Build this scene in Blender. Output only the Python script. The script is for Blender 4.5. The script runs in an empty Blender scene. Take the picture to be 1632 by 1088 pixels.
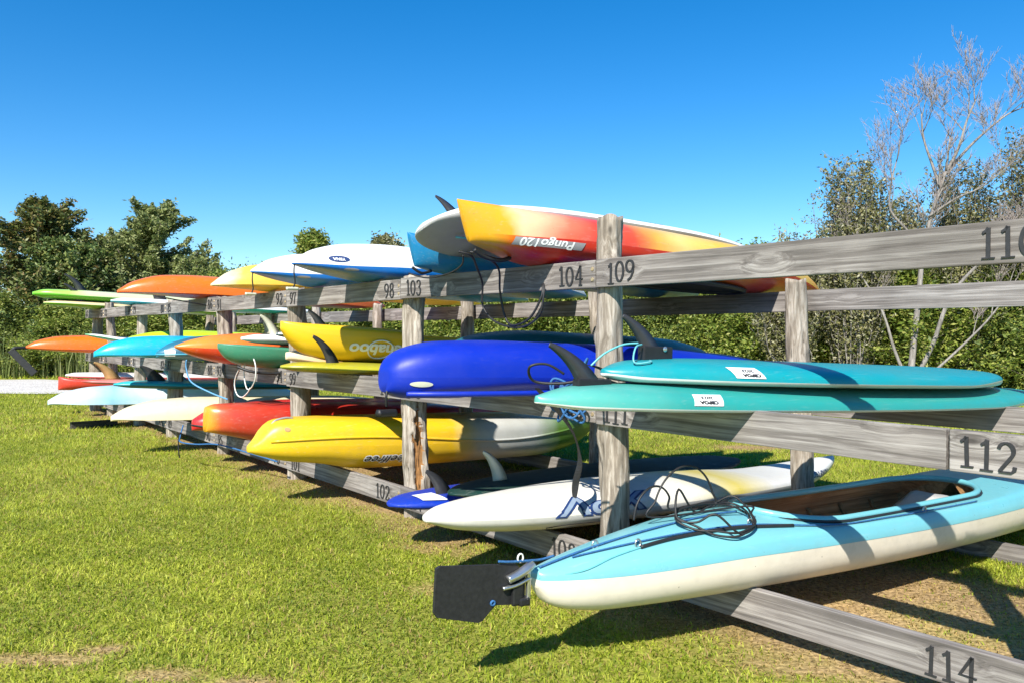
import bpy, bmesh, math, random
import numpy as np
from mathutils import Vector, Matrix, Euler

# ------------------------------------------------------------------ camera, sky, sun
scene = bpy.context.scene
COL = scene.collection
EYE = 1.27
cam_d = bpy.data.cameras.new("camera"); cam = bpy.data.objects.new("camera", cam_d); COL.objects.link(cam)
cam.location = (0, 0, EYE); cam.rotation_euler = (math.radians(90), 0, 0)
cam_d.sensor_width = 36.0; cam_d.lens = 36.0 * 1241 / 1632; cam_d.shift_y = -14 / 1632
cam_d.clip_start = 0.05; cam_d.clip_end = 2000
scene.camera = cam

SUN_TO = Vector((-0.40, -1.0, 1.0)).normalized()       # direction towards the sun
world = bpy.data.worlds.new("World"); scene.world = world; world.use_nodes = True
wn = world.node_tree.nodes; wl = world.node_tree.links
wn.clear()
sky = wn.new("ShaderNodeTexSky"); sky.sky_type = 'NISHITA'; sky.sun_disc = False
sky.sun_elevation = math.asin(SUN_TO.z); sky.sun_rotation = math.atan2(SUN_TO.x, SUN_TO.y)
sky.altitude = 0; sky.air_density = 1.0; sky.dust_density = 0.0; sky.ozone_density = 5.0
bg = wn.new("ShaderNodeBackground"); bg.inputs[1].default_value = 0.092
wo = wn.new("ShaderNodeOutputWorld")
hs = wn.new('ShaderNodeHueSaturation'); hs.inputs['Saturation'].default_value = 1.35; wl.new(sky.outputs[0], hs.inputs['Color']); wl.new(hs.outputs[0], bg.inputs[0]); wl.new(bg.outputs[0], wo.inputs[0])
sun_d = bpy.data.lights.new("sun", 'SUN'); sun_d.energy = 4.6; sun_d.angle = math.radians(0.53); sun_d.color = (1, 0.95, 0.87)
sun = bpy.data.objects.new("sun", sun_d); COL.objects.link(sun)
sun.rotation_euler = SUN_TO.to_track_quat('Z', 'Y').to_euler(); sun.location = (-3, -12, 14)
scene.view_settings.view_transform = 'Standard'; scene.view_settings.look = 'None'
scene.view_settings.exposure = 0.95; scene.view_settings.gamma = 1.0
scene.render.resolution_x = 1024; scene.render.resolution_y = 682

random.seed(7); RNG = np.random.default_rng(7)

# ------------------------------------------------------------------ rack frame: s along the rack, t across it
AX = Vector((-0.6416, 0.7670, 0)); BX = Vector((0.7670, 0.6416, 0)); P1 = Vector((0.512, 4.0, 0))
HEAD = math.atan2(BX.y, BX.x)
SPAN = 1.83
DROP = -0.0436                                            # rear rails sit lower than the front ones
def RK(s, t, z=0.0):
    return P1 + AX * s + BX * t + Vector((0, 0, z))

# ------------------------------------------------------------------ numpy noise
def vnoise(x, y, seed=0):
    xi = np.floor(x).astype(np.int64); yi = np.floor(y).astype(np.int64)
    fx = x - xi; fy = y - yi; fx = fx * fx * (3 - 2 * fx); fy = fy * fy * (3 - 2 * fy)
    def h(a, b):
        v = np.sin(a * 127.1 + b * 311.7 + seed * 74.7) * 43758.5453
        return v - np.floor(v)
    return (h(xi, yi) * (1 - fx) + h(xi + 1, yi) * fx) * (1 - fy) + (h(xi, yi + 1) * (1 - fx) + h(xi + 1, yi + 1) * fx) * fy
def fbm(x, y, seed=0, o=4):
    r = 0; a = .5; n = 0
    for i in range(o):
        r = r + a * vnoise(x * 2 ** i, y * 2 ** i, seed + i); n += a; a *= .5
    return r / n

# ------------------------------------------------------------------ materials
def new_mat(name):
    m = bpy.data.materials.new(name); m.use_nodes = True
    n = m.node_tree.nodes; l = m.node_tree.links
    return m, n, l, n["Principled BSDF"]
def c4(c): return (c[0], c[1], c[2], 1.0)

def plastic(name, stops, L=3.0, rough=0.32, edge=0.12, scuff=0.15, spec=0.5):
    """moulded polyethylene / gelcoat: colour bands along the length with soft moulded blends, scuffs and grime"""
    m, n, l, p = new_mat(name)
    tc = n.new("ShaderNodeTexCoord")
    sx = n.new("ShaderNodeSeparateXYZ"); l.new(tc.outputs["Object"], sx.inputs[0])
    if len(stops) == 1:
        stops = [(0, stops[0])] if not isinstance(stops[0][0], (int, float)) or len(stops[0]) == 3 else stops
    ramp = n.new("ShaderNodeValToRGB")
    nz = n.new("ShaderNodeTexNoise"); nz.inputs["Scale"].default_value = 3.5; nz.inputs["Detail"].default_value = 4
    l.new(tc.outputs["Object"], nz.inputs["Vector"])
    ma = n.new("ShaderNodeMath"); ma.operation = 'MULTIPLY_ADD'; ma.inputs[1].default_value = 1 / L; ma.inputs[2].default_value = 0.5
    l.new(sx.outputs[0], ma.inputs[0])
    mb = n.new("ShaderNodeMath"); mb.operation = 'MULTIPLY_ADD'; mb.inputs[1].default_value = edge; mb.inputs[2].default_value = -edge / 2
    l.new(nz.outputs["Fac"], mb.inputs[0])
    mc = n.new("ShaderNodeMath"); mc.operation = 'ADD'; l.new(ma.outputs[0], mc.inputs[0]); l.new(mb.outputs[0], mc.inputs[1])
    l.new(mc.outputs[0], ramp.inputs[0])
    e = ramp.color_ramp.elements
    e[0].position = stops[0][0]; e[0].color = c4(stops[0][1])
    if len(stops) == 1: e.remove(e[1])
    else:
        e[1].position = stops[1][0]; e[1].color = c4(stops[1][1])
        for ps, c in stops[2:]:
            k = e.new(ps); k.color = c4(c)
    # scratches running lengthwise
    mp = n.new("ShaderNodeMapping"); mp.inputs["Scale"].default_value = (2.2, 30, 30); l.new(tc.outputs["Object"], mp.inputs[0])
    sc = n.new("ShaderNodeTexNoise"); sc.inputs["Scale"].default_value = 3; sc.inputs["Detail"].default_value = 6; l.new(mp.outputs[0], sc.inputs["Vector"])
    sr = n.new("ShaderNodeValToRGB"); sr.color_ramp.elements[0].position = .58; sr.color_ramp.elements[1].position = .78
    l.new(sc.outputs["Fac"], sr.inputs[0])
    g = n.new("ShaderNodeTexNoise"); g.inputs["Scale"].default_value = 9; g.inputs["Detail"].default_value = 8; g.inputs["Roughness"].default_value = .7
    l.new(tc.outputs["Object"], g.inputs["Vector"])
    gr = n.new("ShaderNodeValToRGB"); gr.color_ramp.elements[0].position = .45; gr.color_ramp.elements[1].position = .8
    l.new(g.outputs["Fac"], gr.inputs[0])
    mx = n.new("ShaderNodeMixRGB"); mx.blend_type = 'MIX'; mx.inputs[2].default_value = (.62, .6, .55, 1)
    f1 = n.new("ShaderNodeMath"); f1.operation = 'MULTIPLY'; f1.inputs[1].default_value = scuff; l.new(sr.outputs[0], f1.inputs[0])
    l.new(f1.outputs[0], mx.inputs[0]); l.new(ramp.outputs[0], mx.inputs[1])
    mg = n.new("ShaderNodeMixRGB"); mg.inputs[2].default_value = (.16, .13, .09, 1)
    f2 = n.new("ShaderNodeMath"); f2.operation = 'MULTIPLY'; f2.inputs[1].default_value = scuff * 1.3; l.new(gr.outputs[0], f2.inputs[0])
    l.new(f2.outputs[0], mg.inputs[0]); l.new(mx.outputs[0], mg.inputs[1])
    # small specks of dirt
    vo = n.new("ShaderNodeTexVoronoi"); vo.inputs["Scale"].default_value = 16; l.new(tc.outputs["Object"], vo.inputs["Vector"])
    vr = n.new("ShaderNodeMath"); vr.operation = 'LESS_THAN'; vr.inputs[1].default_value = .055; l.new(vo.outputs["Distance"], vr.inputs[0])
    vf = n.new("ShaderNodeMath"); vf.operation = 'MULTIPLY'; vf.inputs[1].default_value = min(.5, scuff * 3); l.new(vr.outputs[0], vf.inputs[0])
    ms = n.new("ShaderNodeMixRGB"); ms.inputs[2].default_value = (.12, .1, .07, 1); l.new(vf.outputs[0], ms.inputs[0]); l.new(mg.outputs[0], ms.inputs[1])
    l.new(ms.outputs[0], p.inputs["Base Color"])
    rr = n.new("ShaderNodeMapRange"); rr.inputs[3].default_value = rough - .08; rr.inputs[4].default_value = rough + .25
    l.new(g.outputs["Fac"], rr.inputs[0]); l.new(rr.outputs[0], p.inputs["Roughness"])
    p.inputs["Specular IOR Level"].default_value = spec
    bp = n.new("ShaderNodeBump"); bp.inputs["Strength"].default_value = .08; bp.inputs["Distance"].default_value = .01
    g2 = n.new("ShaderNodeTexNoise"); g2.inputs["Scale"].default_value = 5; g2.inputs["Detail"].default_value = 5; l.new(tc.outputs["Object"], g2.inputs["Vector"])
    l.new(g2.outputs["Fac"], bp.inputs["Height"]); l.new(bp.outputs[0], p.inputs["Normal"])
    return m

def simple(name, col, rough=.6, metal=0, var=.15, scale=12, bump=.2):
    m, n, l, p = new_mat(name)
    tc = n.new("ShaderNodeTexCoord"); nz = n.new("ShaderNodeTexNoise"); nz.inputs["Scale"].default_value = scale; nz.inputs["Detail"].default_value = 6
    l.new(tc.outputs["Object"], nz.inputs["Vector"])
    mx = n.new("ShaderNodeMixRGB"); mx.inputs[1].default_value = c4([max(0, v * (1 - var)) for v in col]); mx.inputs[2].default_value = c4([min(1, v * (1 + var) + var * .03) for v in col])
    l.new(nz.outputs["Fac"], mx.inputs[0]); l.new(mx.outputs[0], p.inputs["Base Color"])
    p.inputs["Roughness"].default_value = rough; p.inputs["Metallic"].default_value = metal
    bp = n.new("ShaderNodeBump"); bp.inputs["Strength"].default_value = bump; bp.inputs["Distance"].default_value = .004
    l.new(nz.outputs["Fac"], bp.inputs["Height"]); l.new(bp.outputs[0], p.inputs["Normal"])
    return m

def wood(name, dark, light, axis=0, scale=1.0, rough=.85, knots=True, bend=2.2, crack=.5, along=1.5):
    """weathered timber: grain stretched along one local axis, checks and knots"""
    m, n, l, p = new_mat(name)
    tc = n.new("ShaderNodeTexCoord"); oi = n.new("ShaderNodeObjectInfo")
    off = n.new("ShaderNodeVectorMath"); off.operation = 'ADD'
    cmb = n.new("ShaderNodeCombineXYZ")
    mm = n.new("ShaderNodeMath"); mm.operation = 'MULTIPLY'; mm.inputs[1].default_value = 37; l.new(oi.outputs["Random"], mm.inputs[0])
    for i in range(3): l.new(mm.outputs[0], cmb.inputs[i])
    l.new(tc.outputs["Object"], off.inputs[0]); l.new(cmb.outputs[0], off.inputs[1])
    # knots bend the grain
    sk = n.new("ShaderNodeMapping"); v = [5.5, 5.5, 5.5]; v[axis] = 2.2; sk.inputs["Scale"].default_value = v
    l.new(off.outputs[0], sk.inputs[0])
    vo = n.new("ShaderNodeTexVoronoi"); vo.inputs["Scale"].default_value = 1.0; l.new(sk.outputs[0], vo.inputs["Vector"])
    kb = n.new("ShaderNodeMapRange"); kb.inputs[1].default_value = .0; kb.inputs[2].default_value = .34; kb.inputs[3].default_value = 1; kb.inputs[4].default_value = 0
    l.new(vo.outputs["Distance"], kb.inputs[0])
    mp = n.new("ShaderNodeMapping"); v = [48 * scale] * 3; v[axis] = along * scale; mp.inputs["Scale"].default_value = v
    l.new(off.outputs[0], mp.inputs[0])
    ad = n.new("ShaderNodeVectorMath"); ad.operation = 'MULTIPLY_ADD'
    kc = n.new("ShaderNodeCombineXYZ")
    for i in range(3): l.new(kb.outputs[0], kc.inputs[i])
    ad.inputs[1].default_value = (bend, bend, bend)
    l.new(kc.outputs[0], ad.inputs[0]); l.new(mp.outputs[0], ad.inputs[2])
    g = n.new("ShaderNodeTexNoise"); g.inputs["Scale"].default_value = 1.0; g.inputs["Detail"].default_value = 9; g.inputs["Roughness"].default_value = .65; g.inputs["Distortion"].default_value = .5
    l.new(ad.outputs[0], g.inputs["Vector"])
    r = n.new("ShaderNodeValToRGB"); e = r.color_ramp.elements
    e[0].position = .3; e[0].color = c4([d * .55 for d in dark]); e[1].position = .72; e[1].color = c4(light)
    k = e.new(.45); k.color = c4(dark)
    l.new(g.outputs["Fac"], r.inputs[0])
    big = n.new("ShaderNodeTexNoise"); big.inputs["Scale"].default_value = 2.4; big.inputs["Detail"].default_value = 5; l.new(off.outputs[0], big.inputs["Vector"])
    br = n.new("ShaderNodeMapRange"); br.inputs[1].default_value = .3; br.inputs[2].default_value = .7; br.inputs[3].default_value = .72; br.inputs[4].default_value = 1.18
    l.new(big.outputs["Fac"], br.inputs[0])
    mu = n.new("ShaderNodeVectorMath"); mu.operation = 'SCALE'; l.new(r.outputs[0], mu.inputs[0]); l.new(br.outputs[0], mu.inputs["Scale"])
    last = mu.outputs[0]
    if knots:
        kr = n.new("ShaderNodeMapRange"); kr.inputs[1].default_value = .72; kr.inputs[2].default_value = .93; l.new(kb.outputs[0], kr.inputs[0])
        km = n.new("ShaderNodeMixRGB"); km.inputs[2].default_value = c4([d * .4 for d in dark]); l.new(kr.outputs[0], km.inputs[0]); l.new(last, km.inputs[1]); last = km.outputs[0]
    cm = n.new("ShaderNodeMapping"); v = [34 * scale] * 3; v[axis] = (along + .2) * scale; cm.inputs["Scale"].default_value = v; l.new(off.outputs[0], cm.inputs[0])
    cn = n.new("ShaderNodeTexNoise"); cn.inputs["Scale"].default_value = 1.0; cn.inputs["Detail"].default_value = 3; l.new(cm.outputs[0], cn.inputs["Vector"])
    cr = n.new("ShaderNodeMapRange"); cr.inputs[1].default_value = .36; cr.inputs[2].default_value = .30; cr.inputs[3].default_value = 0; cr.inputs[4].default_value = crack; l.new(cn.outputs["Fac"], cr.inputs[0])
    ckm = n.new("ShaderNodeMixRGB"); ckm.inputs[2].default_value = c4([d * .22 for d in dark]); l.new(cr.outputs[0], ckm.inputs[0]); l.new(last, ckm.inputs[1]); last = ckm.outputs[0]
    l.new(last, p.inputs["Base Color"]); p.inputs["Roughness"].default_value = rough; p.inputs["Specular IOR Level"].default_value = .25
    bp = n.new("ShaderNodeBump"); bp.inputs["Strength"].default_value = .6; bp.inputs["Distance"].default_value = .006
    l.new(g.outputs["Fac"], bp.inputs["Height"]); l.new(bp.outputs[0], p.inputs["Normal"])
    return m

def leaf_mat(name, cols, trans=.35, rough=.5):
    m, n, l, p = new_mat(name)
    ge = n.new("ShaderNodeNewGeometry"); r = n.new("ShaderNodeValToRGB"); e = r.color_ramp.elements
    e[0].position = 0; e[0].color = c4(cols[0]); e[1].position = 1; e[1].color = c4(cols[-1])
    for i, c in enumerate(cols[1:-1]):
        k = e.new((i + 1) / (len(cols) - 1)); k.color = c4(c)
    l.new(ge.outputs["Random Per Island"], r.inputs[0]); l.new(r.outputs[0], p.inputs["Base Color"])
    p.inputs["Roughness"].default_value = rough; p.inputs["Specular IOR Level"].default_value = .35
    tr = n.new("ShaderNodeBsdfTranslucent"); l.new(r.outputs[0], tr.inputs[0])
    mx = n.new("ShaderNodeMixShader"); mx.inputs[0].default_value = trans
    l.new(p.outputs[0], mx.inputs[1]); l.new(tr.outputs[0], mx.inputs[2]); l.new(mx.outputs[0], n["Material Output"].inputs[0])
    return m

RAILW = wood("weathered_rail", (.175, .155, .14), (.40, .37, .34), axis=0)
POSTW = wood("weathered_log", (.24, .20, .155), (.58, .52, .44), axis=2, scale=.8, bend=1.2, crack=.8, along=5.0)
ROTW = simple("rotten_heartwood", (.26, .12, .03), .95, 0, .85, 22, 1.0)
INK = simple("black_paint", (.018, .018, .02), .6, 0, .4, 60, .2)
BLACK = simple("black_rubber", (.009, .009, .010), .55, 0, .3, 30, .3)
FINB = simple("dark_fin_plastic", (.035, .036, .04), .42, 0, .25, 30, .1)
FING = simple("grey_fin_plastic", (.16, .17, .17), .42, 0, .2, 30, .1)
FINC = simple("cream_fin_fibreglass", (.55, .55, .42), .35, 0, .15, 20, .1)
FINT = simple("tan_fin_wood", (.42, .26, .10), .4, 0, .25, 20, .1)
STEEL = simple("stainless_steel", (.62, .62, .6), .28, .9, .1, 30, .1)
BRASS = simple("zinc_bolt", (.55, .42, .25), .4, .6, .2, 50, .2)
BLUEROPE = simple("blue_rope", (.012, .10, .26), .8, 0, .8, 130, .8)
WHITECORD = simple("white_cord", (.72, .71, .66), .5, 0, .1, 60, .2)
TEALCORD = simple("teal_leash", (.12, .42, .45), .4, 0, .2, 60, .2)
STICK = simple("white_sticker", (.8, .8, .78), .5, 0, .06, 20, .05)
GREYPRINT = simple("grey_print", (.27, .27, .28), .4, 0, .1, 30, .05)
WHITEPRINT = simple("white_print", (.82, .82, .8), .4, 0, .05, 30, .05)
NAVYPRINT = simple("navy_print", (.015, .04, .14), .4, 0, .2, 30, .05)
SLATEPRINT = simple("slate_print", (.22, .29, .38), .4, 0, .2, 30, .05)

# ------------------------------------------------------------------ object helpers
def empty(name, loc, rot=(0, 0, 0), label=None, cat=None, group=None):
    o = bpy.data.objects.new(name, None); COL.objects.link(o); o.location = loc; o.rotation_euler = rot
    o.empty_display_size = .2
    return tag(o, label, cat, group)
def tag(o, label=None, cat=None, group=None, kind=None):
    if label: o["label"] = label
    if cat: o["category"] = cat
    if group: o["group"] = group
    if kind: o["kind"] = kind
    return o
def mesh_obj(name, verts, faces, mat, parent=None, smooth=True):
    me = bpy.data.meshes.new(name); me.from_pydata([tuple(v) for v in verts], [], faces); me.validate()
    if smooth:
        me.polygons.foreach_set("use_smooth", [True] * len(me.polygons))
    me.materials.append(mat)
    o = bpy.data.objects.new(name, me); COL.objects.link(o)
    if parent: o.parent = parent
    return o
def np_mesh(name, V, F, mat, parent=None, smooth=False):
    """V (n,3), F (m,k) constant-size faces"""
    me = bpy.data.meshes.new(name); V = np.ascontiguousarray(V, np.float32); F = np.ascontiguousarray(F, np.int32)
    me.vertices.add(len(V)); me.vertices.foreach_set("co", V.ravel())
    k = F.shape[1]; me.loops.add(F.size); me.loops.foreach_set("vertex_index", F.ravel())
    me.polygons.add(len(F)); me.polygons.foreach_set("loop_start", np.arange(0, F.size, k, dtype=np.int32))
    me.polygons.foreach_set("loop_total", np.full(len(F), k, np.int32))
    if smooth: me.polygons.foreach_set("use_smooth", np.ones(len(F), bool))
    me.update(calc_edges=True); me.materials.append(mat)
    o = bpy.data.objects.new(name, me); COL.objects.link(o)
    if parent: o.parent = parent
    return o
def box_geo(x0, x1, y0, y1, z0, z1):
    v = [(x, y, z) for x in (x0, x1) for y in (y0, y1) for z in (z0, z1)]
    f = [(0, 1, 3, 2), (4, 6, 7, 5), (0, 4, 5, 1), (2, 3, 7, 6), (0, 2, 6, 4), (1, 5, 7, 3)]
    return v, f
def bevel_box(name, dims, mat, parent, bev=.004, seed=0, sub=1):
    """box x0..x1,y0..y1,z0..z1 with eased edges"""
    bm = bmesh.new(); v, f = box_geo(*dims)
    bv = [bm.verts.new(p) for p in v]
    for q in f: bm.faces.new([bv[i] for i in q])
    bmesh.ops.bevel(bm, geom=list(bm.edges), offset=bev, segments=2, affect='EDGES', profile=.6)
    bmesh.ops.recalc_face_normals(bm, faces=bm.faces)
    me = bpy.data.meshes.new(name); bm.to_mesh(me); bm.free(); me.materials.append(mat)
    o = bpy.data.objects.new(name, me); COL.objects.link(o); o.parent = parent
    return o
def catmull(pts, n=8, closed=False):
    P = [Vector(p) for p in pts]; out = []
    m = len(P)
    for i in range(m if closed else m - 1):
        if closed: a, b, c, d = P[(i - 1) % m], P[i], P[(i + 1) % m], P[(i + 2) % m]
        else: a, b, c, d = P[max(i - 1, 0)], P[i], P[i + 1], P[min(i + 2, m - 1)]
        for k in range(n):
            t = k / n
            out.append(.5 * ((2 * b) + (c - a) * t + (2 * a - 5 * b + 4 * c - d) * t * t + (-a + 3 * b - 3 * c + d) * t ** 3))
    if not closed: out.append(P[-1])
    return out
def tube_geo(path, r, sides=6, closed=False, taper=None):
    V = []; F = []; m = len(path); up = Vector((0, 0, 1))
    prev = None
    for i, p in enumerate(path):
        a = path[(i - 1) % m] if (closed or i > 0) else p; b = path[(i + 1) % m] if (closed or i < m - 1) else p
        d = (b - a); d = d.normalized() if d.length > 1e-9 else Vector((1, 0, 0))
        if prev is None:
            x = d.cross(up)
            if x.length < .05: x = d.cross(Vector((1, 0, 0)))
        else: x = prev - d * prev.dot(d)
        x.normalize(); y = d.cross(x); prev = x
        rr = r if taper is None else r * (1 + (taper - 1) * i / max(1, m - 1))
        for k in range(sides):
            an = 2 * math.pi * k / sides
            V.append(p + x * (rr * math.cos(an)) + y * (rr * math.sin(an)))
    for i in range(m if closed else m - 1):
        j = (i + 1) % m
        for k in range(sides):
            F.append((i * sides + k, i * sides + (k + 1) % sides, j * sides + (k + 1) % sides, j * sides + k))
    if not closed:
        F.append(tuple(range(sides - 1, -1, -1))); F.append(tuple((m - 1) * sides + k for k in range(sides)))
    return V, F
def tube(name, pts, r, mat, parent=None, n=8, closed=False, sides=6, taper=None):
    V, F = tube_geo(catmull(pts, n, closed), r, sides, closed, taper)
    return mesh_obj(name, V, F, mat, parent)
def join_geo(parts):
    V = []; F = []
    for v, f in parts:
        b = len(V); V += list(v); F += [tuple(i + b for i in q) for q in f]
    return V, F

# ------------------------------------------------------------------ ground
def rack_st(x, y):
    dx = x - P1.x; dy = y - P1.y
    return dx * AX.x + dy * AX.y, dx * BX.x + dy * BX.y
def bare_mask(x, y):
    """0 = lush lawn, 1 = dry straw / bare soil"""
    s, t = rack_st(x, y)
    n = fbm(x * 1.7, y * 1.7, 3) ; n2 = fbm(x * 5, y * 5, 9)
    under = np.clip((.42 - np.abs(t - .72) / 2.9) * 5, 0, 1) * np.clip((s + 4.5) * 1.5, 0, 1) * np.clip((12.2 - s), 0, 1)
    m = np.clip(under * 1.15 + (n - .5) * 1.7 + (n2 - .5) * .8 - .18, 0, 1) * (under > 0.01)
    for (px, py, rx, ry, a) in [(-1.85, 3.02, .26, .07, 1.0), (-1.62, 3.12, .12, .05, .9), (-1.3, 2.88, .16, .06, .8), (-.95, 2.80, .18, .06, .7), (1.15, 2.95, .42, .16, .55), (-1.75, 6.6, .5, .3, .45), (-.35, 4.7, .35, .3, .6), (.1, 4.2, .3, .22, .5), (-.2, 3.9, .3, .16, .45), (2.6, 8.6, .5, .25, .8), (-2.2, 2.95, .12, .05, .6)]:
        d = ((x - px) / rx) ** 2 + ((y - py) / ry) ** 2
        m = np.maximum(m, np.clip((1.25 - d) * a + (n2 - .5) * 1.6 * (d < 2.2), 0, 1))
    return m
def ground_h(x, y):
    return .018 * (fbm(x * .8, y * .8, 21) - .5) + .010 * (fbm(x * 4, y * 4, 5) - .5)

def axis_pts(lo, hi, fine_lo, fine_hi, df, k=1.22):
    a = list(np.arange(fine_lo, fine_hi, df)); d = df
    while a[-1] < hi: d *= k; a.append(a[-1] + d)
    d = df
    while a[0] > lo: d *= k; a.insert(0, a[0] - d)
    return np.array(a)
GX = axis_pts(-900, 900, -6, 7, .07); GY = axis_pts(-300, 1400, 1.8, 12, .07)
XX, YY = np.meshgrid(GX, GY); ZZ = ground_h(XX, YY); ZZ[(np.abs(XX) > 60) | (YY > 80) | (YY < -40)] = 0
nx, ny = len(GX), len(GY)
idx = np.arange(nx * ny).reshape(ny, nx)
Fg = np.stack([idx[:-1, :-1], idx[:-1, 1:], idx[1:, 1:], idx[1:, :-1]], -1).reshape(-1, 4)

m, n, l, p = new_mat("lawn_soil")
tc = n.new("ShaderNodeTexCoord"); at = n.new("ShaderNodeAttribute"); at.attribute_name = "bare"
n1 = n.new("ShaderNodeTexNoise"); n1.inputs["Scale"].default_value = .9; n1.inputs["Detail"].default_value = 8; l.new(tc.outputs["Object"], n1.inputs["Vector"])
n2 = n.new("ShaderNodeTexNoise"); n2.inputs["Scale"].default_value = 45; n2.inputs["Detail"].default_value = 6; l.new(tc.outputs["Object"], n2.inputs["Vector"])
r1 = n.new("ShaderNodeValToRGB"); e = r1.color_ramp.elements; e[0].position = .3; e[0].color = (.16, .175, .025, 1); e[1].position = .7; e[1].color = (.32, .32, .06, 1)
l.new(n2.outputs["Fac"], r1.inputs[0])
r2 = n.new("ShaderNodeValToRGB"); e = r2.color_ramp.elements; e[0].position = .3; e[0].color = (.13, .085, .04, 1); e[1].position = .72; e[1].color = (.50, .35, .17, 1)
l.new(n2.outputs["Fac"], r2.inputs[0])
mx = n.new("ShaderNodeMixRGB"); l.new(at.outputs["Fac"], mx.inputs[0]); l.new(r1.outputs[0], mx.inputs[1]); l.new(r2.outputs[0], mx.inputs[2])
hv = n.new("ShaderNodeHueSaturation"); mr = n.new("ShaderNodeMapRange"); mr.inputs[1].default_value = .3; mr.inputs[2].default_value = .7; mr.inputs[3].default_value = .75; mr.inputs[4].default_value = 1.25
l.new(n1.outputs["Fac"], mr.inputs[0]); l.new(mr.outputs[0], hv.inputs["Value"]); l.new(mx.outputs[0], hv.inputs["Color"])
l.new(hv.outputs[0], p.inputs["Base Color"]); p.inputs["Roughness"].default_value = .95; p.inputs["Specular IOR Level"].default_value = .1
bp = n.new("ShaderNodeBump"); bp.inputs["Strength"].default_value = .8; bp.inputs["Distance"].default_value = .02; l.new(n2.outputs["Fac"], bp.inputs["Height"]); l.new(bp.outputs[0], p.inputs["Normal"])
LAWN = m
g = np_mesh("ground", np.stack([XX, YY, ZZ], -1).reshape(-1, 3), Fg, LAWN, smooth=True)
ba = g.data.attributes.new("bare", 'FLOAT', 'POINT'); ba.data.foreach_set("value", bare_mask(XX, YY).ravel().astype(np.float32))
tag(g, "mown lawn with dry patches under the boat rack", kind="structure")

# gravel track beyond the far end of the rack
m, n, l, p = new_mat("pale_gravel")
tc = n.new("ShaderNodeTexCoord"); vo = n.new("ShaderNodeTexVoronoi"); vo.inputs["Scale"].default_value = 22; l.new(tc.outputs["Object"], vo.inputs["Vector"])
nz = n.new("ShaderNodeTexNoise"); nz.inputs["Scale"].default_value = 1.6; nz.inputs["Detail"].default_value = 8; l.new(tc.outputs["Object"], nz.inputs["Vector"])
r = n.new("ShaderNodeValToRGB"); e = r.color_ramp.elements; e[0].color = (.34, .31, .27, 1); e[1].color = (.66, .63, .58, 1)
ad = n.new("ShaderNodeMath"); ad.operation = 'MULTIPLY_ADD'; ad.inputs[1].default_value = .6; sp = n.new("ShaderNodeSeparateXYZ"); l.new(vo.outputs["Color"], sp.inputs[0])
l.new(sp.outputs[0], ad.inputs[0]); ml = n.new("ShaderNodeMath"); ml.operation = 'MULTIPLY'; ml.inputs[1].default_value = .6; l.new(nz.outputs["Fac"], ml.inputs[0]); l.new(ml.outputs[0], ad.inputs[2])
l.new(ad.outputs[0], r.inputs[0]); l.new(r.outputs[0], p.inputs["Base Color"]); p.inputs["Roughness"].default_value = .95
bp = n.new("ShaderNodeBump"); bp.inputs["Strength"].default_value = .7; bp.inputs["Distance"].default_value = .03; l.new(vo.outputs["Distance"], bp.inputs["Height"]); l.new(bp.outputs[0], p.inputs["Normal"])
GRAVEL = m
rx = np.linspace(-46, -4.2, 150); rv = []
ROAD = []
for x in rx:
    a = 16.6 + .5 * math.sin(x * .16) + .35 * (vnoise(np.array([x * 1.3]), np.array([0.]), 4)[0] - .5)
    b = 21.3 + .5 * math.sin(x * .13) + .5 * (vnoise(np.array([x * 1.1]), np.array([5.]), 4)[0] - .5)
    w = min(1, (-4.0 - x) / 2.5); mid = (a + b) / 2; a = mid + (a - mid) * w; b = mid + (b - mid) * w
    for k in range(7):
        rv.append((x, a + (b - a) * k / 6, .018 + .02 * math.sin(k * math.pi / 6)))
rf = [(i * 7 + k, (i + 1) * 7 + k, (i + 1) * 7 + k + 1, i * 7 + k + 1) for i in range(149) for k in range(6)]
tag(mesh_obj("gravel_road", rv, rf, GRAVEL), "pale gravel track beyond the far end of the rack", kind="structure")

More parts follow.
